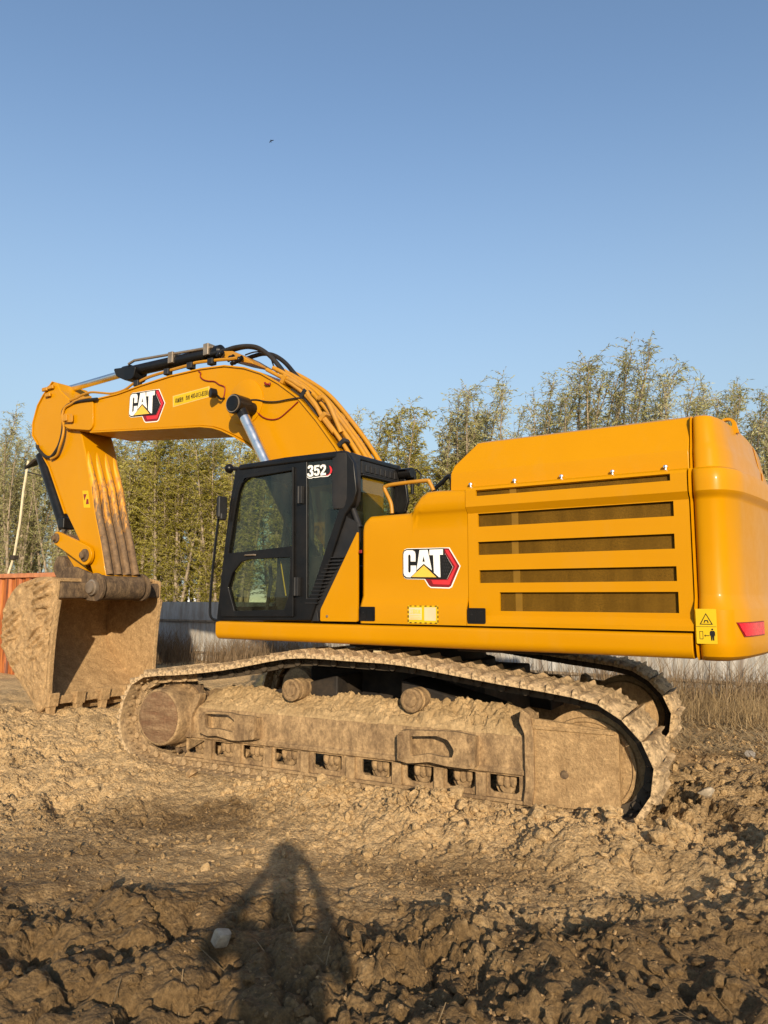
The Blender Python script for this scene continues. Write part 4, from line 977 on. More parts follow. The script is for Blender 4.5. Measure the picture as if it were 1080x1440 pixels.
# ------------------------------------------------------------------ undercarriage (turned 5 degrees under the body)
HUB = (2.225, .365); IDL = (-2.14, .28); VT = 1.40
path = [(2.2, -.15), (2.60, -.045), (2.76, .15), (2.78, .33), (2.69, .59), (2.49, .765), (1.872, .831), (1.318, .906), (.634, 1.036), (.28, 1.052), (-.071, 1.044), (-.50, 1.036), (-.80, 1.005), (-1.485, .917), (-1.952, .865), (-2.30, .80), (-2.53, .635), (-2.665, .43), (-2.675, .22), (-2.53, -.02), (-2.20, -.145)]
path += [(x, -.15) for x in np.linspace(-1.9, 1.9, 12)]
cl = spline([(p[0], 0, p[1]) for p in path+[path[0]]], 10)
acc = [0.0]
for i in range(1, len(cl)): acc.append(acc[-1]+(cl[i]-cl[i-1]).length)
NS = 58; PITCH_L = acc[-1]/NS
def at_len(s):
    s %= acc[-1]; i = int(np.searchsorted(acc, s, 'right'))-1; i = min(i, len(cl)-2)
    return cl[i].lerp(cl[i+1], (s-acc[i])/max(1e-6, acc[i+1]-acc[i]))
def shoe_mesh(seed):
    """one shoe: local x along the track, y across, z outwards"""
    L2 = PITCH_L/2-.004; rows = []; nxs, nys = 16, 22
    for i in range(nxs):
        x = -L2+2*L2*i/(nxs-1); row = []
        for j in range(nys):
            y = -.35+.70*j/(nys-1)
            g_ = max([math.exp(-((x-c)/.016)**4)*h for c, h in ((-.085, .048), (-.01, .018), (.065, .018))])
            so = .006+.040*max(0, float(fbm(np.array([x*9+seed*5.1]), np.array([y*6]), 90+seed, 4)[0])+.12)+.012*float(clod(np.array([x+seed*3.3]), np.array([y]), .07, 91+seed)[0])
            e = min(1, (L2-abs(x))/.02+.15)*min(1, (.35-abs(y))/.05+.1)
            row.append((x, y, .016+max(g_, so*e)))
        rows.append(row)
    b = MB().grid(rows, 0)
    lo = lambda p: (p[0], p[1], -.012)
    edge = rows[0]+[r[-1] for r in rows[1:]]+rows[-1][::-1][1:]+[r[0] for r in rows[::-1]][1:-1]
    b.add(edge+[lo(p) for p in edge], [(i, (i+1) % len(edge), len(edge)+(i+1) % len(edge), len(edge)+i) for i in range(len(edge))], 0)
    b.add([(-L2, -.35, -.012), (L2, -.35, -.012), (L2, .35, -.012), (-L2, .35, -.012)], [(0, 1, 2, 3)], 2)
    for s in (1, -1):                          # the two chain links under the shoe
        w = .13*s
        b.prism([(-L2-.03, -.014), (-L2-.03, -.06), (-L2+.02, -.095), (L2-.03, -.095), (L2+.02, -.06), (L2+.02, -.014)], w-.03, w+.03, 'xz', (), 1)
        b.box(L2-.012, L2-.002, w+.030*s-.002, w+.030*s+.004, -.092, -.014, 0).ball((-.05, w+.031*s, -.055), .016, 8, 1).ball((.045, w+.031*s, -.055), .016, 8, 1)
        for x in (-.05, .05): b.cyl((x, .25*s, -.012), (x, .25*s, -.034), .016, n=6, mi=1)
    b.cyl((-L2, -.19, -.06), (-L2, .19, -.06), .032, n=12, mi=1)
    return b
protos, protos_mud = [], []
for k in range(5):
    o = shoe_mesh(k).build('track_shoe', [M['mud_shoe'], M['link'], M['link']], None, smooth=35)  # shoe undersides take the link black too, their shade painted in the colour
    protos.append(o.data); md = o.data.copy(); md.materials[1] = M['link_mud']; md.materials[2] = M['link_mud']; protos_mud.append(md); bpy.data.objects.remove(o)
for s in (1, -1):
    chain = MB()
    for k in range(NS):
        p = at_len(k*PITCH_L)
        chain.cyl((p.x, VT*s-.05, p.z), (p.x, VT*s+.05, p.z), .02, n=6)
    tr = chain.build('track', M['link'], EX, rotz=YAW); far = [tr]
    for k in range(NS):
        c0, c1 = at_len(k*PITCH_L), at_len((k+1)*PITCH_L); p = (c0+c1)/2; t = (c1-c0).normalized()
        nrm = Vector((t.z, 0, -t.x))            # outwards: the path runs front, over the top, to the rear
        nrm = nrm if nrm.dot(p-Vector((0, 0, .42))) > 0 else -nrm
        yv = nrm.cross(t)
        o = bpy.data.objects.new('track_shoe', (protos_mud if p.x > 1.9 or (p.z < .1 and p.x > -2.3) else protos)[(k*7+k//3+(3 if s < 0 else 0)) % 5]); COL.objects.link(o); o.parent = tr
        mt = Matrix((t, yv, nrm)).transposed().to_4x4(); mt.translation = (p.x, VT*s, p.z); o.matrix_local = mt
    mir = s < 0
    # ---- track frame: box with sloping top
    f0 = [(1.982,0.135),(1.919,0.501),(1.22,0.457)]; zf = .172
    fprof = [(1.20, .10), (1.56, .155), (1.585, .165), (1.585, .20), (1.56, .215), (1.56, .455), (1.545, .48), (1.30, .60), (1.20, .625)]
    b = MB().prism(fprof, -1.66, 1.93, 'yz'); fr_ = b.build('track_frame', M['mud'], EX, 0.008, rotz=YAW, mirror=mir); far.append(fr_)
    # soil heaped on the slope
    rows = []
    XX, VV_ = np.meshgrid(np.linspace(-1.62, 1.86, 300), np.linspace(1.22, 1.555, 34), indexing='ij')
    ZZ = np.interp(VV_, [1.20, 1.30, 1.545, 1.56], [.625, .60, .48, .455])
    EE = np.minimum(1, np.minimum(np.minimum((1.86-XX)/.2, (XX+1.62)/.2), (1.565-VV_)/.06))
    HHs = .022+.05*fbm(XX*5, VV_*5, 61, 5)+.022*clod(XX, VV_, .06, 62)+.045*clod(XX, VV_, .15, 64)*(.10+.9*(XX < -.6))+.016*fbm(XX*30, VV_*30, 66, 3)
    ZZ = ZZ+np.maximum(-.002, EE*HHs)
    rows = [[(float(XX[i, j]), float(VV_[i, j]), float(ZZ[i, j])) for j in range(34)] for i in range(300)]
    MB().grid(rows).build('soil_heap', M['mud_dry'], fr_, smooth=25, mirror=mir)
    # slanted front edge rib and rear yoke
    b = MB().prism(rnd([(1.90, .16), (1.985, .165), (1.975, .38), (1.86, .60), (1.80, .62), (1.80, .56), (1.91, .37)], .02), 1.50, 1.60); b.build('frame_end_rib', M['mud'], fr_, 0.008, mirror=mir)
    yk = [(-1.70, -.055), (-2.375, -.04), (-2.395, .02), (-2.395, .56), (-2.37, .575), (-1.70, .63)]
    b = MB().prism(yk, 1.53, 1.585); b.box(-2.37, -1.70, 1.50, 1.60, .545, .575); yo = b.build('idler_yoke', M['mud_bucket'], fr_, 0.008, mirror=mir)
    b = MB().prism(rnd([(-1.63, -.06), (-1.705, -.06), (-1.73, .10), (-1.73, .52), (-1.70, .66), (-1.63, .70), (-1.61, .6), (-1.655, .5), (-1.655, .1)], .02), 1.42, 1.615); b.build('yoke_rib', M['mud'], fr_, 0.008, mirror=mir)
    c = [(-1.968,0.21)][0]
    MB().lathe((c[0], 1.585, c[1]), (0, 1, 0), [(0, .035), (.008, .03), (.009, .012)], 14).build('bolt', M['mud_dark'], fr_, mirror=mir)
    # step brackets
    for out_, hole in (([(1.729,0.425),(1.639,0.464),(1.306,0.471),(1.233,0.456),(1.021,0.456),(1.016,0.238),(1.212,0.21),(1.298,0.207),(1.487,0.235),(1.603,0.222),(1.701,0.248)], [(1.639,0.439),(1.347,0.451),(1.263,0.403),(1.244,0.325),(1.292,0.283),(1.426,0.301),(1.606,0.296),(1.634,0.31)]),
                       ([(-0.539,0.422),(-0.632,0.463),(-1.071,0.487),(-1.259,0.467),(-1.255,0.203),(-1.171,0.194),(-0.998,0.198),(-0.84,0.216),(-0.644,0.184),(-0.539,0.199)], [(-0.663,0.414),(-0.913,0.438),(-1.018,0.412),(-1.073,0.331),(-1.055,0.269),(-0.964,0.269),(-0.84,0.283),(-0.663,0.243)])):
        b = MB().prism(rnd(out_, .02), 1.655, 1.70, 'xz', [rnd(hole, .02)])
        xs = [p[0] for p in out_]; zs = [p[1] for p in out_]
        b.box(max(xs)-.06, max(xs)-.015, 1.55, 1.66, min(zs)+.02, max(zs)-.04); b.box(min(xs)+.015, min(xs)+.08, 1.55, 1.66, min(zs)+.02, max(zs)-.04)
        for x in (max(xs)-.035, min(xs)+.045):
            for z in np.linspace(min(zs)+.05, max(zs)-.06, 3 if x < min(xs)+.1 else 2): b.lathe((x, 1.698, z), (0, 1, 0), [(0, .018), (.012, .016), (.014, .006)], 8)
        b.build('step_bracket', M['mud'], fr_, 0.006, mirror=mir)
    # roller guard with openings, rollers behind it
    rx = [1.87, 1.50, 1.13, .74, .26, -.26, -.69, -1.07, -1.46]
    holes = []
    for k, x in enumerate(rx):
        w = .128 if k not in (4, 5) else .15
        holes.append([(x-w, .145), (x-w, .03), (x-w+.03, .005), (x+w-.03, .005), (x+w, .03), (x+w, .145)])
    b = MB().prism([(1.98, .02), (2.02, -.04), (2.0, -.055), (-1.66, -.055), (-1.66, .165), (1.95, .165)], 1.535, 1.56, 'xz', holes)
    b.box(-1.66, 2.0, 1.55, 1.60, -.062, -.035)
    for k in range(len(rx)-1):
        x = (rx[k]+rx[k+1])/2
        b.box(x-.045, x+.045, 1.555, 1.592, -.035, .155)
    b.build('roller_guard', M['mud'], fr_, 0.006, mirror=mir)
    for x in rx:
        b = MB().lathe((x, 1.22, .05), (0, 1, 0), [(0, .06), (.01, .12), (.07, .12), (.08, .09), (.16, .09), (.17, .115), (.22, .115), (.23, .075), (.26, .07), (.265, .03)], 18)
        for k in range(3): b.ball((x-.055+.055*k, 1.49, .095-(.012 if k == 1 else 0)), .042, 10, 0, (.9, .6, 1.4))
        b.build('track_roller', M['mud'], fr_, mirror=mir)
    for x, z in ((.735, .70), (-.575, .685)):
        b = MB().lathe((x, 1.18, z), (0, 1, 0), [(0, .05), (.0, .085), (.12, .085), (.13, .105), (.24, .105), (.245, .088), (.27, .088), (.275, .105), (.315, .105), (.325, .085), (.318, .06), (.33, .055), (.335, .02)], 28)
        b.prism([(x-.07, z-.02), (x+.07, z-.02), (x+.10, z-.28), (x-.10, z-.28)], 1.20, 1.27)
        b.build('carrier_roller', M['mud'], fr_, mirror=mir)
    # idler wheel (rear) and final drive with sprocket (front)
    b = MB().lathe((IDL[0], 1.22, IDL[1]), (0, 1, 0), [(0, .10), (.01, .33), (.02, .37), (.10, .375), (.11, .43), (.25, .43), (.26, .375), (.295, .37), (.30, .345), (.285, .335), (.28, .12), (.30, .11), (.305, .05)], 64)
    far.append(b.build('idler_wheel', M['mud_bucket'], EX, rotz=YAW, mirror=mir))
    b = MB()
    n_t = 23; tooth = []
    for k in range(n_t*4):
        a = 2*math.pi*k/(n_t*4); r = (.375, .415, .415, .375)[k % 4]; tooth.append((HUB[0]+r*math.cos(a), HUB[1]+r*math.sin(a)))
    b.prism(tooth, 1.37, 1.43)
    sp_ = b.build('sprocket', M['mud_dark'], EX, 0.004, rotz=YAW, mirror=mir)
    b = MB().lathe((HUB[0], 1.10, HUB[1]), (0, 1, 0), [(0, .25), (.20, .25), (.22, .35), (.36, .35), (.37, .315), (.40, .305), (.615, .292), (.635, .285), (.645, .268), (.638, .262), (.638, .01)], 56)
    for k in range(18):
        a = 2*math.pi*k/18; b.cyl((HUB[0]+.335*math.cos(a), 1.45, HUB[1]+.335*math.sin(a)), (HUB[0]+.335*math.cos(a), 1.49, HUB[1]+.335*math.sin(a)), .016, n=6)
    b.build('final_drive', M['mud'], sp_, 0.004, mirror=mir)
    MB().lathe((HUB[0], 1.738, HUB[1]), (0, 1, 0), [(0, .262), (.006, .262), (.012, .245), (.010, .01)], 48).build('hub_cover', M['hub'], sp_, mirror=mir); far.append(sp_)
    if mir:
        for o in far: o.location = (.22*math.cos(YAW), .22*math.sin(YAW), 0)
# middle of the undercarriage
b = MB().box(-1.0, 1.0, -.75, .75, .38, .86)
for s in (1, -1):
    for e in (1, -1): b.prism([(e*.35, .45), (e*1.25, .35), (e*1.25, .62), (e*.35, .84)], .7*s, 1.25*s)
b.build('car_body', M['under'], EX, 0.02, rotz=YAW)
b = MB().lathe((0, 0, .85), (0, 0, 1), [(0, .80), (.10, .80), (.11, .70), (.22, .70), (.23, .82), (.345, .82)], 64); b.build('swing_bearing', M['under'], EX)
for x, y, w, h in ((-.30, 1.0, .10, .07), (.95, .6, .25, .05), (-1.6, .8, .5, .06), (-2.3, .3, .4, .08)): MB().box(x-w, x+w, y-w, y+w, 1.19-h, 1.195).build('belly_plate', M['under'], EX, 0.01)
px = [(-0.236,1.11),(-0.324,1.114)]
MB().box(px[1][0], px[0][0], 1.33, 1.352, px[0][1]-.04, px[0][1]+.0).build('white_bracket', M['label_white'], EX, 0.004)
# ------------------------------------------------------------------ fence behind the machine
def fence_mat():
    m_, t, b_ = nodes('stained_grey_sheet'); v = coords(t)
    st = noise(t, coords(t, (2.2, 1, 0.28)), 2.2, 12, 0.75)
    n = noise(t, v, 1.3, 8, 0.7)
    c = ramp(t, st, [(0.34, (0.22, 0.17, 0.13)), (0.48, (0.36, 0.335, 0.29)), (0.64, (0.50, 0.49, 0.465))])
    r_ = ramp(t, noise(t, coords(t, (5, 1, 0.5)), 1.7, 6, 0.7), [(0.66, 0.0), (0.74, 0.8)])
    c = mix(t, r_, c, (0.17, 0.065, 0.03))
    c = mix(t, ramp(t, n, [(0.45, 0.0), (0.75, 0.5)]), c, (0.24, 0.19, 0.14))
    t.links.new(c, b_.inputs['Base Color']); b_.inputs['Roughness'].default_value = 0.6
    return m_
M['fence'] = fence_mat()
def rust_mat():
    m_, t, b_ = nodes('rusty_orange_paint'); v = coords(t)
    n = noise(t, coords(t, (4, 4, 0.35)), 2.6, 10, 0.7)
    c = ramp(t, n, [(0.38, (0.10, 0.030, 0.010)), (0.5, (0.33, 0.085, 0.014)), (0.62, (0.50, 0.17, 0.035))])
    t.links.new(c, b_.inputs['Base Color']); b_.inputs['Roughness'].default_value = 0.65; return m_
M['rust'] = rust_mat()
FY = -7.7
fence = empty('metal_fence', (6, FY, -0.3))
tag(fence, 'stained grey corrugated sheet fence behind the excavator, dry reeds along its foot', 'fence')
def corrugated(x0, x1, z0, z1, y, amp=.011, wl=.19):
    n = int((x1-x0)/(wl/6)); rows = []
    for z in (z0, z1):
        rows.append([(x0+(x1-x0)*k/n, y+amp*max(-.6, min(.6, math.sin(2*math.pi*(x0+(x1-x0)*k/n)/wl)*1.5)), z) for k in range(n+1)])
    return MB().grid(rows)
for k in range(22):
    x0 = -14+k*2.0
    b = corrugated(x0, x0+1.99, -0.45, 1.75, 0.0+(.012 if k % 2 else 0))
    b.v = [(p[0]-6, p[1], p[2]) for p in b.v]
    o = b.build('fence_panel', M['fence'], fence, solid=.004, smooth=60); o.rotation_euler.x = R(random.uniform(-1.2, 1.2))
for z in (.33, 1.20):
    MB().box(-20, 24, .03, .07, z, z+.05).build('fence_rail', M['bark'], fence)
for k in range(15):
    x = -19.5+k*3; MB().box(x-.04, x+.04, -.13, -.06, -.45, 1.72).build('fence_post', M['fence'], fence)
# ------------------------------------------------------------------ rusty bin behind the bucket
BN = empty('open_skip', (12.7, -3.4, -0.25))
tag(BN, 'rusty orange corrugated open-top skip behind the excavator bucket', 'skip')
b = MB()
def wall_x(y, x0, x1):
    n = int((x1-x0)/.05); rows = []
    for z in (0.05, 2.30): rows.append([(x0+(x1-x0)*k/n, y+(.05 if (k//4) % 2 else 0), z) for k in range(n+1)])
    return rows
b.grid(wall_x(.9, -2.1, 2.5)); b.grid(wall_x(-1.3, -2.1, 2.5))
for x in (-2.1, 2.5): b.grid([[(x, -1.3, .05), (x, .95, .05)], [(x, -1.3, 2.30), (x, .95, 2.30)]])
b.build('skip_wall', M['rust'], BN, solid=.02, smooth=0)
b = MB().box(-2.16, 2.56, .86, 1.0, 2.28, 2.38).box(-2.16, 2.56, -1.38, -1.26, 2.28, 2.38).box(-2.2, -2.06, -1.26, .86, 2.28, 2.38).box(2.44, 2.58, -1.26, .86, 2.28, 2.38)
b.build('skip_rim', simple('faded_orange_rim', (0.46, 0.17, 0.07), 0.6, var=0.3, dust=0.3), BN, 0.01)
MB().box(-2.1, 2.5, -1.3, .9, 0, .06).build('skip_floor', M['rust'], BN)
# ------------------------------------------------------------------ leaning pole with dark panels
PY = -4.6
pts = [(15.452,5.409),(15.616,4.571),(15.705,3.668),(15.894,2.733),(16.129,2.258)]
dz = gz(pts[-1][0]+.6, PY)
PL = empty('lamp_pole', (pts[-1][0]+.5, PY, dz))
tag(PL, 'thin pale leaning pole with a dark panel on top, behind the skip', 'pole')
ox = Vector((pts[-1][0]+.5, PY, dz))
pp = [Vector((p[0], PY, p[1]))-ox for p in pts]+[Vector((0.0, 0, -.1))]
MB().tube(pp, .035, 8).build('pole', simple('pale_pole', (0.62, 0.52, 0.34), 0.6), PL)
a = Vector(([(15.103,5.334)][0][0], PY, [(15.103,5.334)][0][1]))-ox
Mx = Matrix.Translation(a) @ Matrix.Rotation(R(24), 4, 'Y') @ Matrix.Rotation(R(-25), 4, 'X')
MB().box(-.26, .26, -.22, .22, -.03, .03, 0, Mx).build('top_panel', M['under'], PL, 0.008)
q = [(15.457,5.084),(14.461,4.855)]; MB().tube([Vector((p[0], PY, p[1]))-ox for p in q], .018, 6).build('stay_rod', M['under'], PL)
a = Vector(([(15.89,2.693)][0][0], PY, [(15.89,2.693)][0][1]))-ox
MB().box(a.x-.10, a.x+.10, -.08, .08, a.z-.06, a.z+.06).build('control_box', M['under'], PL, 0.01)
# ------------------------------------------------------------------ white greenhouse far off behind the trees
GHs = empty('greenhouse', (52, -46, -.3)); tag(GHs, 'long low white plastic greenhouse far off between the tree trunks', 'greenhouse')
arch = [(math.cos(t)*4, 1.0+math.sin(t)*2.0) for t in np.linspace(0, math.pi, 14)]
rows = [[(x, y, z) for y, z in [(4, 0)]+arch+[(-4, 0)]] for x in np.linspace(-22, 22, 12)]
b = MB().grid(rows); b.add(rows[0], [tuple(range(len(rows[0])))]); b.add(rows[-1], [tuple(range(len(rows[0])))])
b.build('greenhouse_cover', simple('white_film', (0.80, 0.80, 0.80), 0.5, var=0.06), GHs, smooth=30)
MB().box(-22.06, -22.01, -1, 1, 0, 1.9).build('door', M['plastic'], GHs)

# ------------------------------------------------------------------ trees
def tree_mesh(seed, H, stems, dens, low, spread, airy=False):
    r = random.Random(seed); g_ = np.random.default_rng(seed)
    wood = MB(); LV = []; LF = []
    lv_base, lv_dir, lv_len, lv_w = [], [], [], []
    for st in range(stems):
        a = r.uniform(0, 2*math.pi); lean = r.uniform(.02, spread); h = H*(r.uniform(.72, 1.0) if st else 1.0)
        base = Vector((r.uniform(-.25, .25), r.uniform(-.25, .25), -.3))
        pts = []
        wob = [r.uniform(-.12, .12) for _ in range(4)]
        for k in range(9):
            t = k/8
            pts.append(base+Vector((math.cos(a)*lean*h*t**1.25+wob[0]*math.sin(t*5+wob[2]*20)-.35*t**4, math.sin(a)*lean*h*t**1.25+wob[1]*math.sin(t*4+wob[3]*20), h*t+.3*t)))
        r0 = .028+.0062*h
        wood.tube(pts, [r0*(1-.93*(k/8))+.003 for k in range(9)], 6, caps=False)
        nb = int(h*dens)
        for k in range(nb):
            t = low+(1-low)*(k+r.random())/nb
            if t > .99: t = .99
            i = min(7, int(t*8)); p = pts[i].lerp(pts[i+1], t*8-i)
            az = r.uniform(0, 2*math.pi); L_ = r.uniform(.40, .95)*(1.05-.30*t) if airy else r.uniform(.65, 1.25)*(1.05-.35*t)
            if t < low+.12: L_ *= .55
            el = R(r.uniform(58, 84)) if airy else R(r.uniform(48, 80)); d = Vector((math.cos(az)*math.cos(el), math.sin(az)*math.cos(el), math.sin(el)))
            q = [p]
            for m_ in range(1, 5):
                q.append(q[-1]+d*(L_/4)); d = (d+Vector((-.06, .0, -.07))+Vector((r.uniform(-.16, .16), r.uniform(-.16, .16), 0))).normalized()
            wood.tube(q, [.013*(1-t)+.006, .009*(1-t)+.005, .006, .004, .002], 3, caps=False)
            twigs = [q]
            for tw in range(3):
                j = r.randint(1, 3); az2 = r.uniform(0, 2*math.pi); dd = Vector((math.cos(az2)*.6, math.sin(az2)*.6, r.uniform(.1, .7))).normalized(); l2 = r.uniform(.2, .5)
                w2 = [q[j], q[j]+dd*l2*.5, q[j]+dd*l2+Vector((.03, 0, -.07))]
                wood.tube(w2, [.005, .004, .002], 3, caps=False); twigs.append(w2)
            for w in twigs:
                nl = int(((13 if w is q else 9) if airy else (24 if w is q else 17))*(.65+.6*r.random()))
                for m_ in range(nl):
                    f = (m_+r.random())/nl*(len(w)-1); j = min(len(w)-2, int(f)); b0 = w[j].lerp(w[j+1], f-j)
                    lv_base.append(b0); ax = (w[j+1]-w[j]).normalized()
                    lv_dir.append((ax*.55+Vector((r.gauss(-.12, .45), r.gauss(0, .45), r.gauss(-.15, .45)))).normalized())
                    lv_len.append(r.uniform(.07, .14)); lv_w.append(r.uniform(.008, .015))
    B = np.array([tuple(p) for p in lv_base]); D = np.array([tuple(p) for p in lv_dir]); L_ = np.array(lv_len)[:, None]; Wd = np.array(lv_w)[:, None]
    rv = g_.normal(size=D.shape); side_ = np.cross(D, rv); side_ /= np.linalg.norm(side_, axis=1)[:, None]+1e-9
    mid = B+D*L_*.45; tip = B+D*L_+np.array([0, 0, -1])*L_*.18
    Vv = np.stack([B, mid+side_*Wd, tip, mid-side_*Wd], 1).reshape(-1, 3)
    n = len(B); Ff = np.arange(n*4).reshape(n, 4)
    return wood, Vv, Ff
VAR, AIRY = [], []
for k, (H, st, dens, low, spr) in enumerate(((8.0, 4, 7.0, .26, .10), (8.0, 5, 6.2, .30, .14), (8.0, 3, 8.0, .22, .09), (8.0, 6, 5.5, .28, .16), (8.0, 4, 6.5, .34, .12), (8.0, 5, 6.0, .20, .12))):
    for airy, keep in ((False, VAR), (True, AIRY)):
        wood, Vv, Ff = tree_mesh(100+k+(50 if airy else 0), H, st+(2 if airy else 0), dens, low, spr*(1.15 if airy else 1), airy)
        wo = wood.build('trunk', M['bark'], None, smooth=60); wm = wo.data; bpy.data.objects.remove(wo)
        lo_ = mesh_arrays('crown', Vv, Ff, M['leaf_grey'] if airy else M['leaf']); lm = lo_.data; bpy.data.objects.remove(lo_)
        keep.append((wm, lm))
def plant(x, y, top, var, grey, label, group=None, sx=1.0):
    z = gz(x, y); s_ = (top-z)/8.6
    o = empty('willow_tree', (x, y, z), random.uniform(-.5, .5)+(math.pi if False else 0)); o.scale = (s_*sx, s_*sx, s_)
    tag(o, label, 'tree', group)
    wm, lm = (AIRY if grey else VAR)[var]
    for nm, me in (('trunk', wm), ('crown', lm)):
        c = bpy.data.objects.new(nm, me); COL.objects.link(c); c.parent = o
    return o
GRP = 'young willows standing along the fence'
# (x, height of the top) of every tree of the front rows, and what tells it from the others
FRONT = [
 ([(25.421,9.232)], 1, 1, 'grey-green willow at the far left beside the leaning pole'),
 ([(23.955,8.543)], 0, 1, 'grey-green willow standing over the leaning pole and the skip'),
 ([(27.544,10.042)], 3, 1, 'willow at the left edge of the view beyond the skip'),
 ([(20.821,6.884)], 4, 1, 'thin willow showing between the leaning pole and the excavator stick'),
 ([(17.707,7.565)], 3, 0, 'dense olive willow beside the ribbed front of the stick'),
 ([(16.505,7.208)], 4, 0, 'olive willow over the hinge of the bucket'),
 ([(16.569,7.682)], 1, 0, 'dense olive willow under the middle of the boom badge'),
 ([(14.947,7.046)], 5, 0, 'pale yellow-olive willow over the right end of the bucket'),
 ([(14.716,7.17)], 0, 0, 'yellow-olive willow with bare trunks above the grey fence'),
 ([(14.012,7.035)], 5, 0, 'yellow-olive willow under the boom crest, left of the cab mirror'),
 ([(12.647,6.762)], 2, 0, 'bushy yellow-olive willow behind the grab bar of the cab'),
 ([(12.554,6.645)], 3, 0, 'olive willow just in front of the cab windscreen'),
 ([(11.547,7.056)], 1, 0, 'olive willow seen through the upper pane of the cab door'),
 ([(9.99,6.769)], 4, 0, 'olive willow seen through the rear edge of the cab door glass'),
 ([(8.84,6.595)], 2, 0, 'olive willow seen through the numbered quarter window'),
 ([(6.941,6.771)], 2, 1, 'slim pale willow rising above the rear of the cab roof'),
 ([(6.33,6.57)], 5, 0, 'olive willow over the lamp bracket of the cab'),
 ([(5.414,6.648)], 3, 0, 'broad olive willow over the yellow handrail'),
 ([(4.855,6.2)], 1, 0, 'low olive willow just in front of the hood slope'),
 ([(3.84,6.462)], 0, 1, 'grey-green willow over the front end of the hood'),
 ([(3.258,7.169)], 5, 1, 'feathery grey willow over the first hood knobs, lower than its right neighbour'),
 ([(2.322,6.516)], 4, 1, 'short grey willow between two taller ones over the hood'),
 ([(1.636,7.237)], 1, 1, 'tall feathery grey willow over the middle of the hood'),
 ([(0.788,6.257)], 4, 1, 'low grey willow filling the dip left of the tallest tree'),
 ([(0.163,7.356)], 5, 1, 'tallest willow, left half of the double crown over the rear of the hood'),
 ([(-0.449,7.342)], 0, 1, 'tallest willow, right half of the double crown over the rear of the hood'),
 ([(-0.977,6.494)], 3, 1, 'grey willow over the seam of the counterweight'),
 ([(-1.623,6.216)], 4, 1, 'grey willow left of the lifting eye'),
 ([(-2.134,6.061)], 5, 1, 'dark willow right behind the lifting eye'),
 ([(-2.76,5.999)], 0, 1, 'dark willow at the right edge, over the rounded tail of the excavator'),
 ([(-3.403,6.09)], 3, 1, 'willow beyond the right edge of the rounded tail'),
]
for k, (p, var, grey, lab) in enumerate(FRONT):
    plant(p[0][0]+(.5 if grey and k > 8 else 0), (-9.4, -9.6, -9.2, -9.3)[k] if k < 4 else -9.0-.13*(k % 4), p[0][1]+.15, var, grey, lab, GRP, 1.12 if grey else 1.32)
BACKROW = 'willows of the back rows behind the front trees'
rr = random.Random(5)
for row, (yy, n, x0, x1, lab) in enumerate(((-10.9, 20, 27, -2.6, 'willow of the second row, half hidden behind the front willows'), (-14.2, 15, 36, -3.0, 'willow of the third row, glimpsed between the trunks of nearer ones'))):
    for k in range(n):
        x = x0+(x1-x0)*(k+rr.uniform(-.25, .25))/(n-1)
        top = np.interp(x, [-3, 0, 3, 8, 14, 30], [5.9, 5.7, 5.5, 6.1, 7.0, 8.4])+rr.uniform(-.5, .3)+row*.5
        plant(x, yy+rr.uniform(-.5, .5), float(top), rr.randrange(6), 1 if x < 4 or x > 22 else 0, lab, BACKROW, 1.35)

# ------------------------------------------------------------------ dry reeds and straw
def blades(name, P, hmin, hmax, w, lean, mat, label, bend=.35, seed=1, cat=None):
    g_ = np.random.default_rng(seed); n = len(P)
    h = g_.uniform(hmin, hmax, n)*(.5+.5*g_.random(n)); a = g_.uniform(0, 2*np.pi, n); l = g_.normal(0, lean, n)
    d = np.stack([np.cos(a)*l, np.sin(a)*l, np.ones(n)], 1); d /= np.linalg.norm(d, axis=1)[:, None]
    s_ = np.stack([-np.sin(a+1), np.cos(a+1), np.zeros(n)], 1)*(w*g_.uniform(.6, 1.4, n))[:, None]
    b1 = P+d*(h*.55)[:, None]; dr = np.stack([np.cos(a), np.sin(a), -.2*np.ones(n)], 1)*(h*bend*g_.random(n))[:, None]
    tp = P+d*h[:, None]+dr
    Vv = np.stack([P-s_, P+s_, b1+s_*.8, b1-s_*.8, tp+s_*.15, tp-s_*.15], 1).reshape(-1, 3)
    i = np.arange(n)[:, None]*6
    F4 = np.concatenate([i+np.array([[0, 1, 2, 3]]), i+np.array([[3, 2, 4, 5]])])
    o = mesh_arrays(name, Vv, F4, mat); tag(o, label, kind='stuff'); return o
def scatter(n, fx, fy, seed, dens=None):
    g_ = np.random.default_rng(seed); x = fx(g_, n); y = fy(g_, n)
    if dens is not None: k = g_.random(n) < dens(x, y); x, y = x[k], y[k]
    return np.stack([x, y, ground(x, y)[0]-.03], 1)
patch = lambda x, y: np.clip(.45+1.6*fbm(x*.55, y*.55, 71, 3), .05, 1)
P = scatter(24000, lambda g_, n: g_.uniform(-3, 26, n), lambda g_, n: FY+.15+np.abs(g_.normal(0, .75, n)), 3, patch)
blades('dry_reeds', P, .35, 1.25, .006, .20, M['reed'], 'dry brown reeds and weed stalks along the foot of the fence', .45, 4)
P = scatter(15000, lambda g_, n: g_.uniform(-3.4, 4, n), lambda g_, n: FY+.2+g_.uniform(0, 3.6, n)**1.0, 6, patch)
blades('dry_grass', P, .12, .75, .004, .55, M['straw'], 'pale dry straw and broken stalks on the bank behind the tracks', .8, 8)
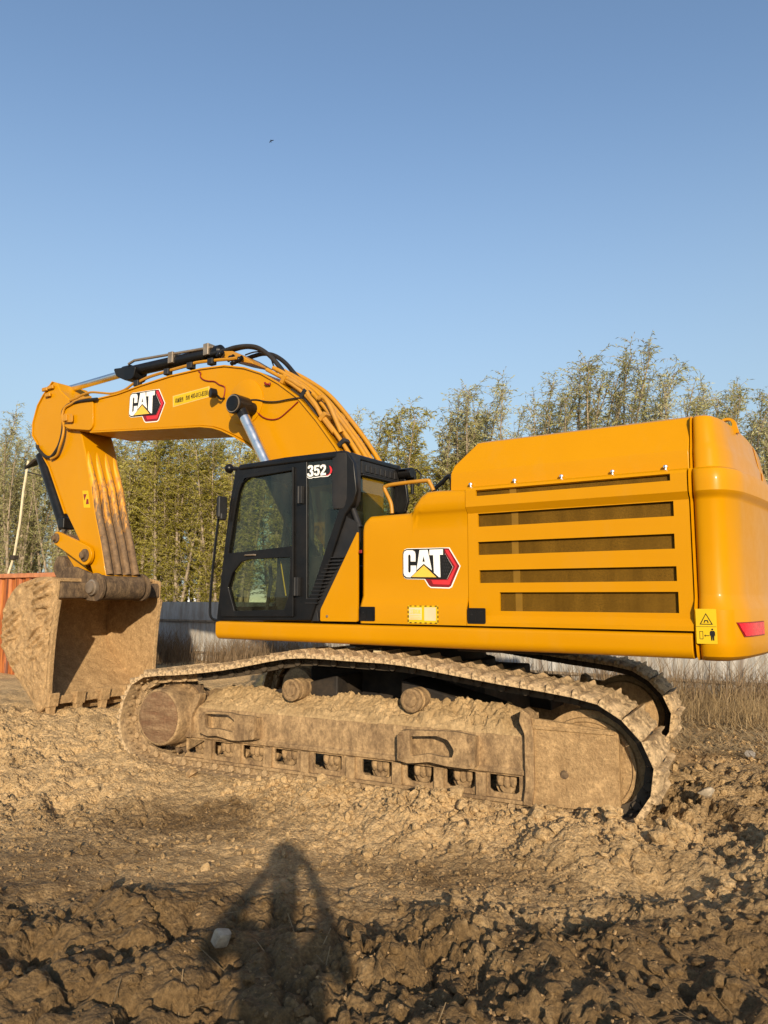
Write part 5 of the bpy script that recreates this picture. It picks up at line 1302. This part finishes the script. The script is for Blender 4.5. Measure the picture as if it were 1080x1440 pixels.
# flattened straw lying on the soil at the right
g_ = np.random.default_rng(12); n = 4200
x = g_.uniform(-3.4, .5, n); y = g_.uniform(-6.8, -1.6, n); a = g_.uniform(0, 2*np.pi, n); l = g_.uniform(.10, .42, n)
z = ground(x, y)[0]; x2, y2 = x+np.cos(a)*l, y+np.sin(a)*l; z2 = ground(x2, y2)[0]+g_.uniform(.01, .12, n)
s_ = np.stack([-np.sin(a), np.cos(a), np.zeros(n)], 1)*.005; A = np.stack([x, y, z+.012], 1); B = np.stack([x2, y2, z2+.012], 1)
tag(mesh_arrays('lying_straw', np.stack([A-s_, A+s_, B+s_, B-s_], 1).reshape(-1, 3), np.arange(n*4).reshape(n, 4), M['straw']), 'loose straw lying on the soil behind the tracks', kind='stuff')

# ------------------------------------------------------------------ crumbs and clods of soil
def rock_proto(seed, sub=2, rough=.34):
    bm = bmesh.new(); bmesh.ops.create_icosphere(bm, subdivisions=sub, radius=1)
    r = np.random.default_rng(seed); cuts = [(Vector(r.normal(size=3)).normalized(), r.uniform(.42, .8)) for _ in range(12)]
    for v in bm.verts:
        p = v.co.copy()
        for n_, d in cuts:
            k = p.dot(n_)
            if k > d: p -= n_*(k-d)*.9
        q = v.co*2.1+Vector((seed*3.7, 0, 0)); p *= 1+rough*float(fbm(np.array([q.x+q.z*.7]), np.array([q.y-q.z*.6]), 33+seed, 3)[0])
        v.co = p
    V_ = np.array([tuple(v.co) for v in bm.verts]); F_ = np.array([[v.index for v in f.verts] for f in bm.faces]); bm.free()
    return V_, F_
RP = [rock_proto(k) for k in range(8)]; RS = [rock_proto(k, 1) for k in range(6)]
def heap(name, X, Y, size, mat, label, protos, seed):
    g_ = np.random.default_rng(seed); x, y = floor_xy(X, Y); h, mo = ground(x, y)
    VV, FF, MO = [], [], []; o = 0
    for i in range(len(x)):
        V_, F_ = protos[g_.integers(len(protos))]; s3 = size[i]*g_.uniform(.65, 1.2, 3)*np.array([1, 1, .8])
        q = Matrix.Rotation(g_.uniform(0, 6.28), 3, 'Z') @ Matrix.Rotation(g_.normal(0, .5), 3, 'X')
        v_ = (V_*s3) @ np.array(q).T + np.array([x[i], y[i], h[i]+size[i]*g_.uniform(-.1, .45)])
        VV.append(v_); FF.append(F_+o); MO.append(np.full(len(v_), np.clip(mo[i]+g_.normal(0, .05), 0, .6))); o += len(v_)
    ob = mesh_arrays(name, np.concatenate(VV), np.concatenate(FF), mat)
    a_ = ob.data.attributes.new('moisture', 'FLOAT', 'POINT'); a_.data.foreach_set('value', np.concatenate(MO).astype(np.float32))
    ob.data.shade_smooth(); ob.data.set_sharp_from_angle(angle=R(32))
    return tag(ob, label, kind='stuff')
g_ = np.random.default_rng(21)
def fl_pts(n, x0, x1, y0, y1):
    Y = g_.uniform(y0, y1, n); X = g_.uniform(x0, x1, n)*Y/y1
    return X, Y
X, Y = fl_pts(2600, -3.0, 3.0, 3.0, 5.6); k = g_.random(len(X)) < np.where(Y < 4.6, 1, .35); X, Y = X[k], Y[k]
heap('soil_clods', X, Y, .005+.045*g_.random(len(X))**5.0, M['soil'], 'dark soil clods strewn over the near mud', RP, 1)
X, Y = fl_pts(5200, -5.6, 5.2, 4.9, 10.0); tx, ty = floor_xy(X, Y); tv = -tx*math.sin(YAW)+ty*math.cos(YAW); tu = tx*math.cos(YAW)+ty*math.sin(YAW)
k = ~((tv < 1.78) & (np.abs(tu) < 2.95)); X, Y = X[k], Y[k]
heap('soil_crumbs', X, Y, .005+.036*g_.random(len(X))**5, M['soil'], 'tan soil crumbs lying around the tracks', RS, 2)
tu = g_.uniform(-2.9, 1.0, 1500); tv = 1.80+np.abs(g_.normal(0, .30, 1500)); wx = tu*math.cos(YAW)-tv*math.sin(YAW); wy = tu*math.sin(YAW)+tv*math.cos(YAW)
dx, dy = wx-CAM.x, wy-CAM.y; X = dx*VIEW_R.x+dy*VIEW_R.y; Y = dx*VIEW_F.x+dy*VIEW_F.y
heap('broken_soil', X, Y, .006+.060*g_.random(len(X))**3.4, M['soil'], 'broken tan soil banked against the near track', RP, 3)
X, Y = fl_pts(200, -3.6, 3.6, 3.0, 7.2)
RT = [rock_proto(k, 1, .4) for k in range(20, 26)]
X, Y = fl_pts(16000, -3.9, 3.9, 2.9, 6.9); x, y = floor_xy(X, Y); tv = -x*math.sin(YAW)+y*math.cos(YAW); tu = x*math.cos(YAW)+y*math.sin(YAW)
k = (~((tv < 1.78) & (np.abs(tu) < 2.95))) & (g_.random(len(x)) < np.where(Y < 4.5, .45, 1)* np.clip(.30+1.5*fbm(x*1.3, y*1.3, 83, 4), .04, 1)); X, Y = X[k], Y[k]
heap('crumbly_grit', X, Y, .003+.012*g_.random(len(X))**2.5, M['soil'], 'fine crumbly grit lying on the churned soil', RT, 9)
X2, Y2 = fl_pts(1500, 1.8, 6.5, 6.0, 12.0)
heap('bank_crumbs', X2, Y2, .008+.06*g_.random(len(X2))**4, M['soil'], 'lumps of soil on the bank behind the tracks', RS, 7)
heap('pebbles', X, Y, .004+.014*g_.random(len(X))**3, M['mud_bucket'], 'tan pebbles and chips scattered over the mud', RS, 5)
n = 260; X, Y = fl_pts(n, -3.8, 4.2, 3.0, 8.0); x, y = floor_xy(X, Y); a = g_.uniform(0, 2*np.pi, n); l = g_.uniform(.04, .22, n)
x2, y2 = x+np.cos(a)*l, y+np.sin(a)*l; A = np.stack([x, y, ground(x, y)[0]+.006], 1); B = np.stack([x2, y2, ground(x2, y2)[0]+g_.uniform(.004, .03, n)], 1)
s_ = np.stack([-np.sin(a), np.cos(a), np.zeros(n)], 1)*.0022
tag(mesh_arrays('straw_bits', np.stack([A-s_, A+s_, B+s_, B-s_], 1).reshape(-1, 3), np.arange(n*4).reshape(n, 4), M['straw']), 'bits of straw and twig trodden into the mud', kind='stuff')
def stone(name, px, py, zg, size, mat, label, seed, flat=.8, box=False):
    """one stone where the line of sight through px, py meets the soil"""
    r_ = (_d+VIEW_R*((px-540)/1045)-_u*((py-720)/1045)); t = 2.0
    for _ in range(400):
        p = CAM+r_*t
        if p.z <= gz(p.x, p.y): break
        t += .02
    V_, F_ = rock_proto(seed, 3, .22)
    if box: V_ = np.sign(V_)*np.abs(V_)**.45*.72+.05*rng.normal(size=V_.shape)*0
    o = mesh_arrays(name, V_*np.array([size, size*.85, size*flat]), F_, mat); o.data.shade_smooth(); o.data.set_sharp_from_angle(angle=R(28))
    o.location = (p.x, p.y, gz(p.x, p.y)+size*.35); o.rotation_euler = (rng.normal(0, .2), rng.normal(0, .2), rng.uniform(0, 6))
    return tag(o, label, 'stone')
stone('concrete_lump', 311, 1345, 0, .062, M['stone'], 'pale squarish concrete lump lying on the dark mud', 51, 1.0, True)
stone('stone', 1055, 1066, 0, .10, M['stone_grey'], 'grey stone on the soil at the right, under the tail of the excavator', 52, .6)
stone('stone', 993, 1122, 0, .085, M['stone'], 'flat tan stone right of the rear end of the track', 53, .6)
stone('stone', 268, 1092, 0, .075, M['mud_bucket'], 'brown lump lying in front of the drum of the track drive', 54, .8)
stone('stone', 645, 1118, 0, .085, M['mud_dry'], 'tan lump banked against the rollers of the near track', 55, .9)

# ------------------------------------------------------------------ bird high up
r_ = (_d+VIEW_R*((381-540)/1045)-_u*((198-720)/1045)); p = CAM+r_*34
b = MB().ball((0, 0, 0), .045, 10, 0, (2.2, 1, 1)); b.ball((.10, 0, .015), .03, 8); b.add([(.05, .02, .02), (-.05, .02, .02), (-.09, .24, .07), (-.01, .26, .08)], [(0, 1, 2, 3)]); b.add([(.05, -.02, .02), (-.05, -.02, .02), (-.10, -.16, -.12), (-.01, -.18, -.13)], [(0, 1, 2, 3)]); b.add([(-.08, .02, 0), (-.08, -.02, 0), (-.19, -.05, 0), (-.19, .05, 0)], [(0, 1, 2, 3)])
b.v = [(q[0]*.5, q[1]*.5, q[2]*.5) for q in b.v]; o = b.build('bird', M['ink'], None, solid=.004); o.location = p; o.rotation_euler = (0.2, -.2, 2.2); tag(o, 'small dark bird flying high in the clear sky', 'bird')

# ------------------------------------------------------------------ the photographer, standing behind the camera; the shadow falls on the mud
bk = Vector((-SUN_DIR.x, -SUN_DIR.y, 0)).normalized()
PX = CAM+bk*.42; gzp = gz(PX.x, PX.y)
PE = empty('person', (PX.x, PX.y, gzp), math.atan2(VIEW_F.y, VIEW_F.x)-math.pi/2)
tag(PE, 'person holding up a phone, seen only as a long shadow on the mud', 'person')
Hh = CAM.z-gzp
def skin(name, vs, es, rad, mat, parent, lv=2):
    me = bpy.data.meshes.new(name); me.from_pydata(vs, es, []); o = bpy.data.objects.new(name, me); COL.objects.link(o)
    o.modifiers.new('skin', 'SKIN'); sv = me.skin_vertices[0].data
    for i, r in enumerate(rad): sv[i].radius = r if isinstance(r, tuple) else (r, r)
    sv[0].use_root = True
    s_ = o.modifiers.new('sub', 'SUBSURF'); s_.levels = s_.render_levels = lv
    me.materials.append(mat); o.parent = parent; return o
e = Hh
vs = [(0, 0, .95), (0, .0, 1.15), (0, -.01, 1.34), (0, .0, e-.17), (0, .03, e-.07), (0, .04, e+.07),
      (-.10, 0, .90), (-.12, .02, .50), (-.13, -.02, .08), (-.13, .12, .04), (.10, 0, .90), (.12, .02, .50), (.13, -.02, .08), (.13, .12, .04),
      (-.19, 0, e-.26), (-.40, .10, e-.38), (-.17, .33, e-.13), (-.085, .385, e-.05), (.19, 0, e-.26), (.27, .14, e-.47), (.13, .34, e-.11), (.085, .385, e-.05)]
es = [(0, 1), (1, 2), (2, 3), (3, 4), (4, 5), (0, 6), (6, 7), (7, 8), (8, 9), (0, 10), (10, 11), (11, 12), (12, 13), (2, 14), (14, 15), (15, 16), (16, 17), (2, 18), (18, 19), (19, 20), (20, 21)]
rad = [(.21, .13), (.21, .13), (.22, .13), .075, .10, .10, .115, .085, .06, .05, .115, .085, .06, .05, .085, .06, .038, .03, .075, .052, .038, .03]
skin('body', vs, es, rad, simple('dark_clothes', (0.03, 0.035, 0.05), 0.8), PE)
sk = simple('skin_tone', (0.45, 0.27, 0.18), 0.5)
for s in (-1, 1):
    for f in range(4):
        z = e-.055+.02*f; skin('finger', [(.085*s, .385, z), (.088*s, .412, z+.002), (.070*s, .418, z+.004), (.055*s, .408, z+.004)], [(0, 1), (1, 2), (2, 3)], [.009, .0085, .008, .007], sk, PE, 1)
    skin('thumb', [(.085*s, .38, e-.06), (.07*s, .372, e-.045), (.05*s, .375, e-.03)], [(0, 1), (1, 2)], [.011, .010, .008], sk, PE, 1)
b = MB().ball((0, .02, e+.06), .125, 16, 0, (.95, 1, .95)); b.build('hair', M['ink'], PE)
ph = MB().prism(rnd([(-.038, e-.10), (.038, e-.10), (.038, e+.035), (-.038, e+.035)], .01), .378, .386).build('phone', M['plastic'], None, .002)
ph.location = PE.location; ph.rotation_euler = PE.rotation_euler; tag(ph, 'dark phone held up in front of the face by the person', 'phone')
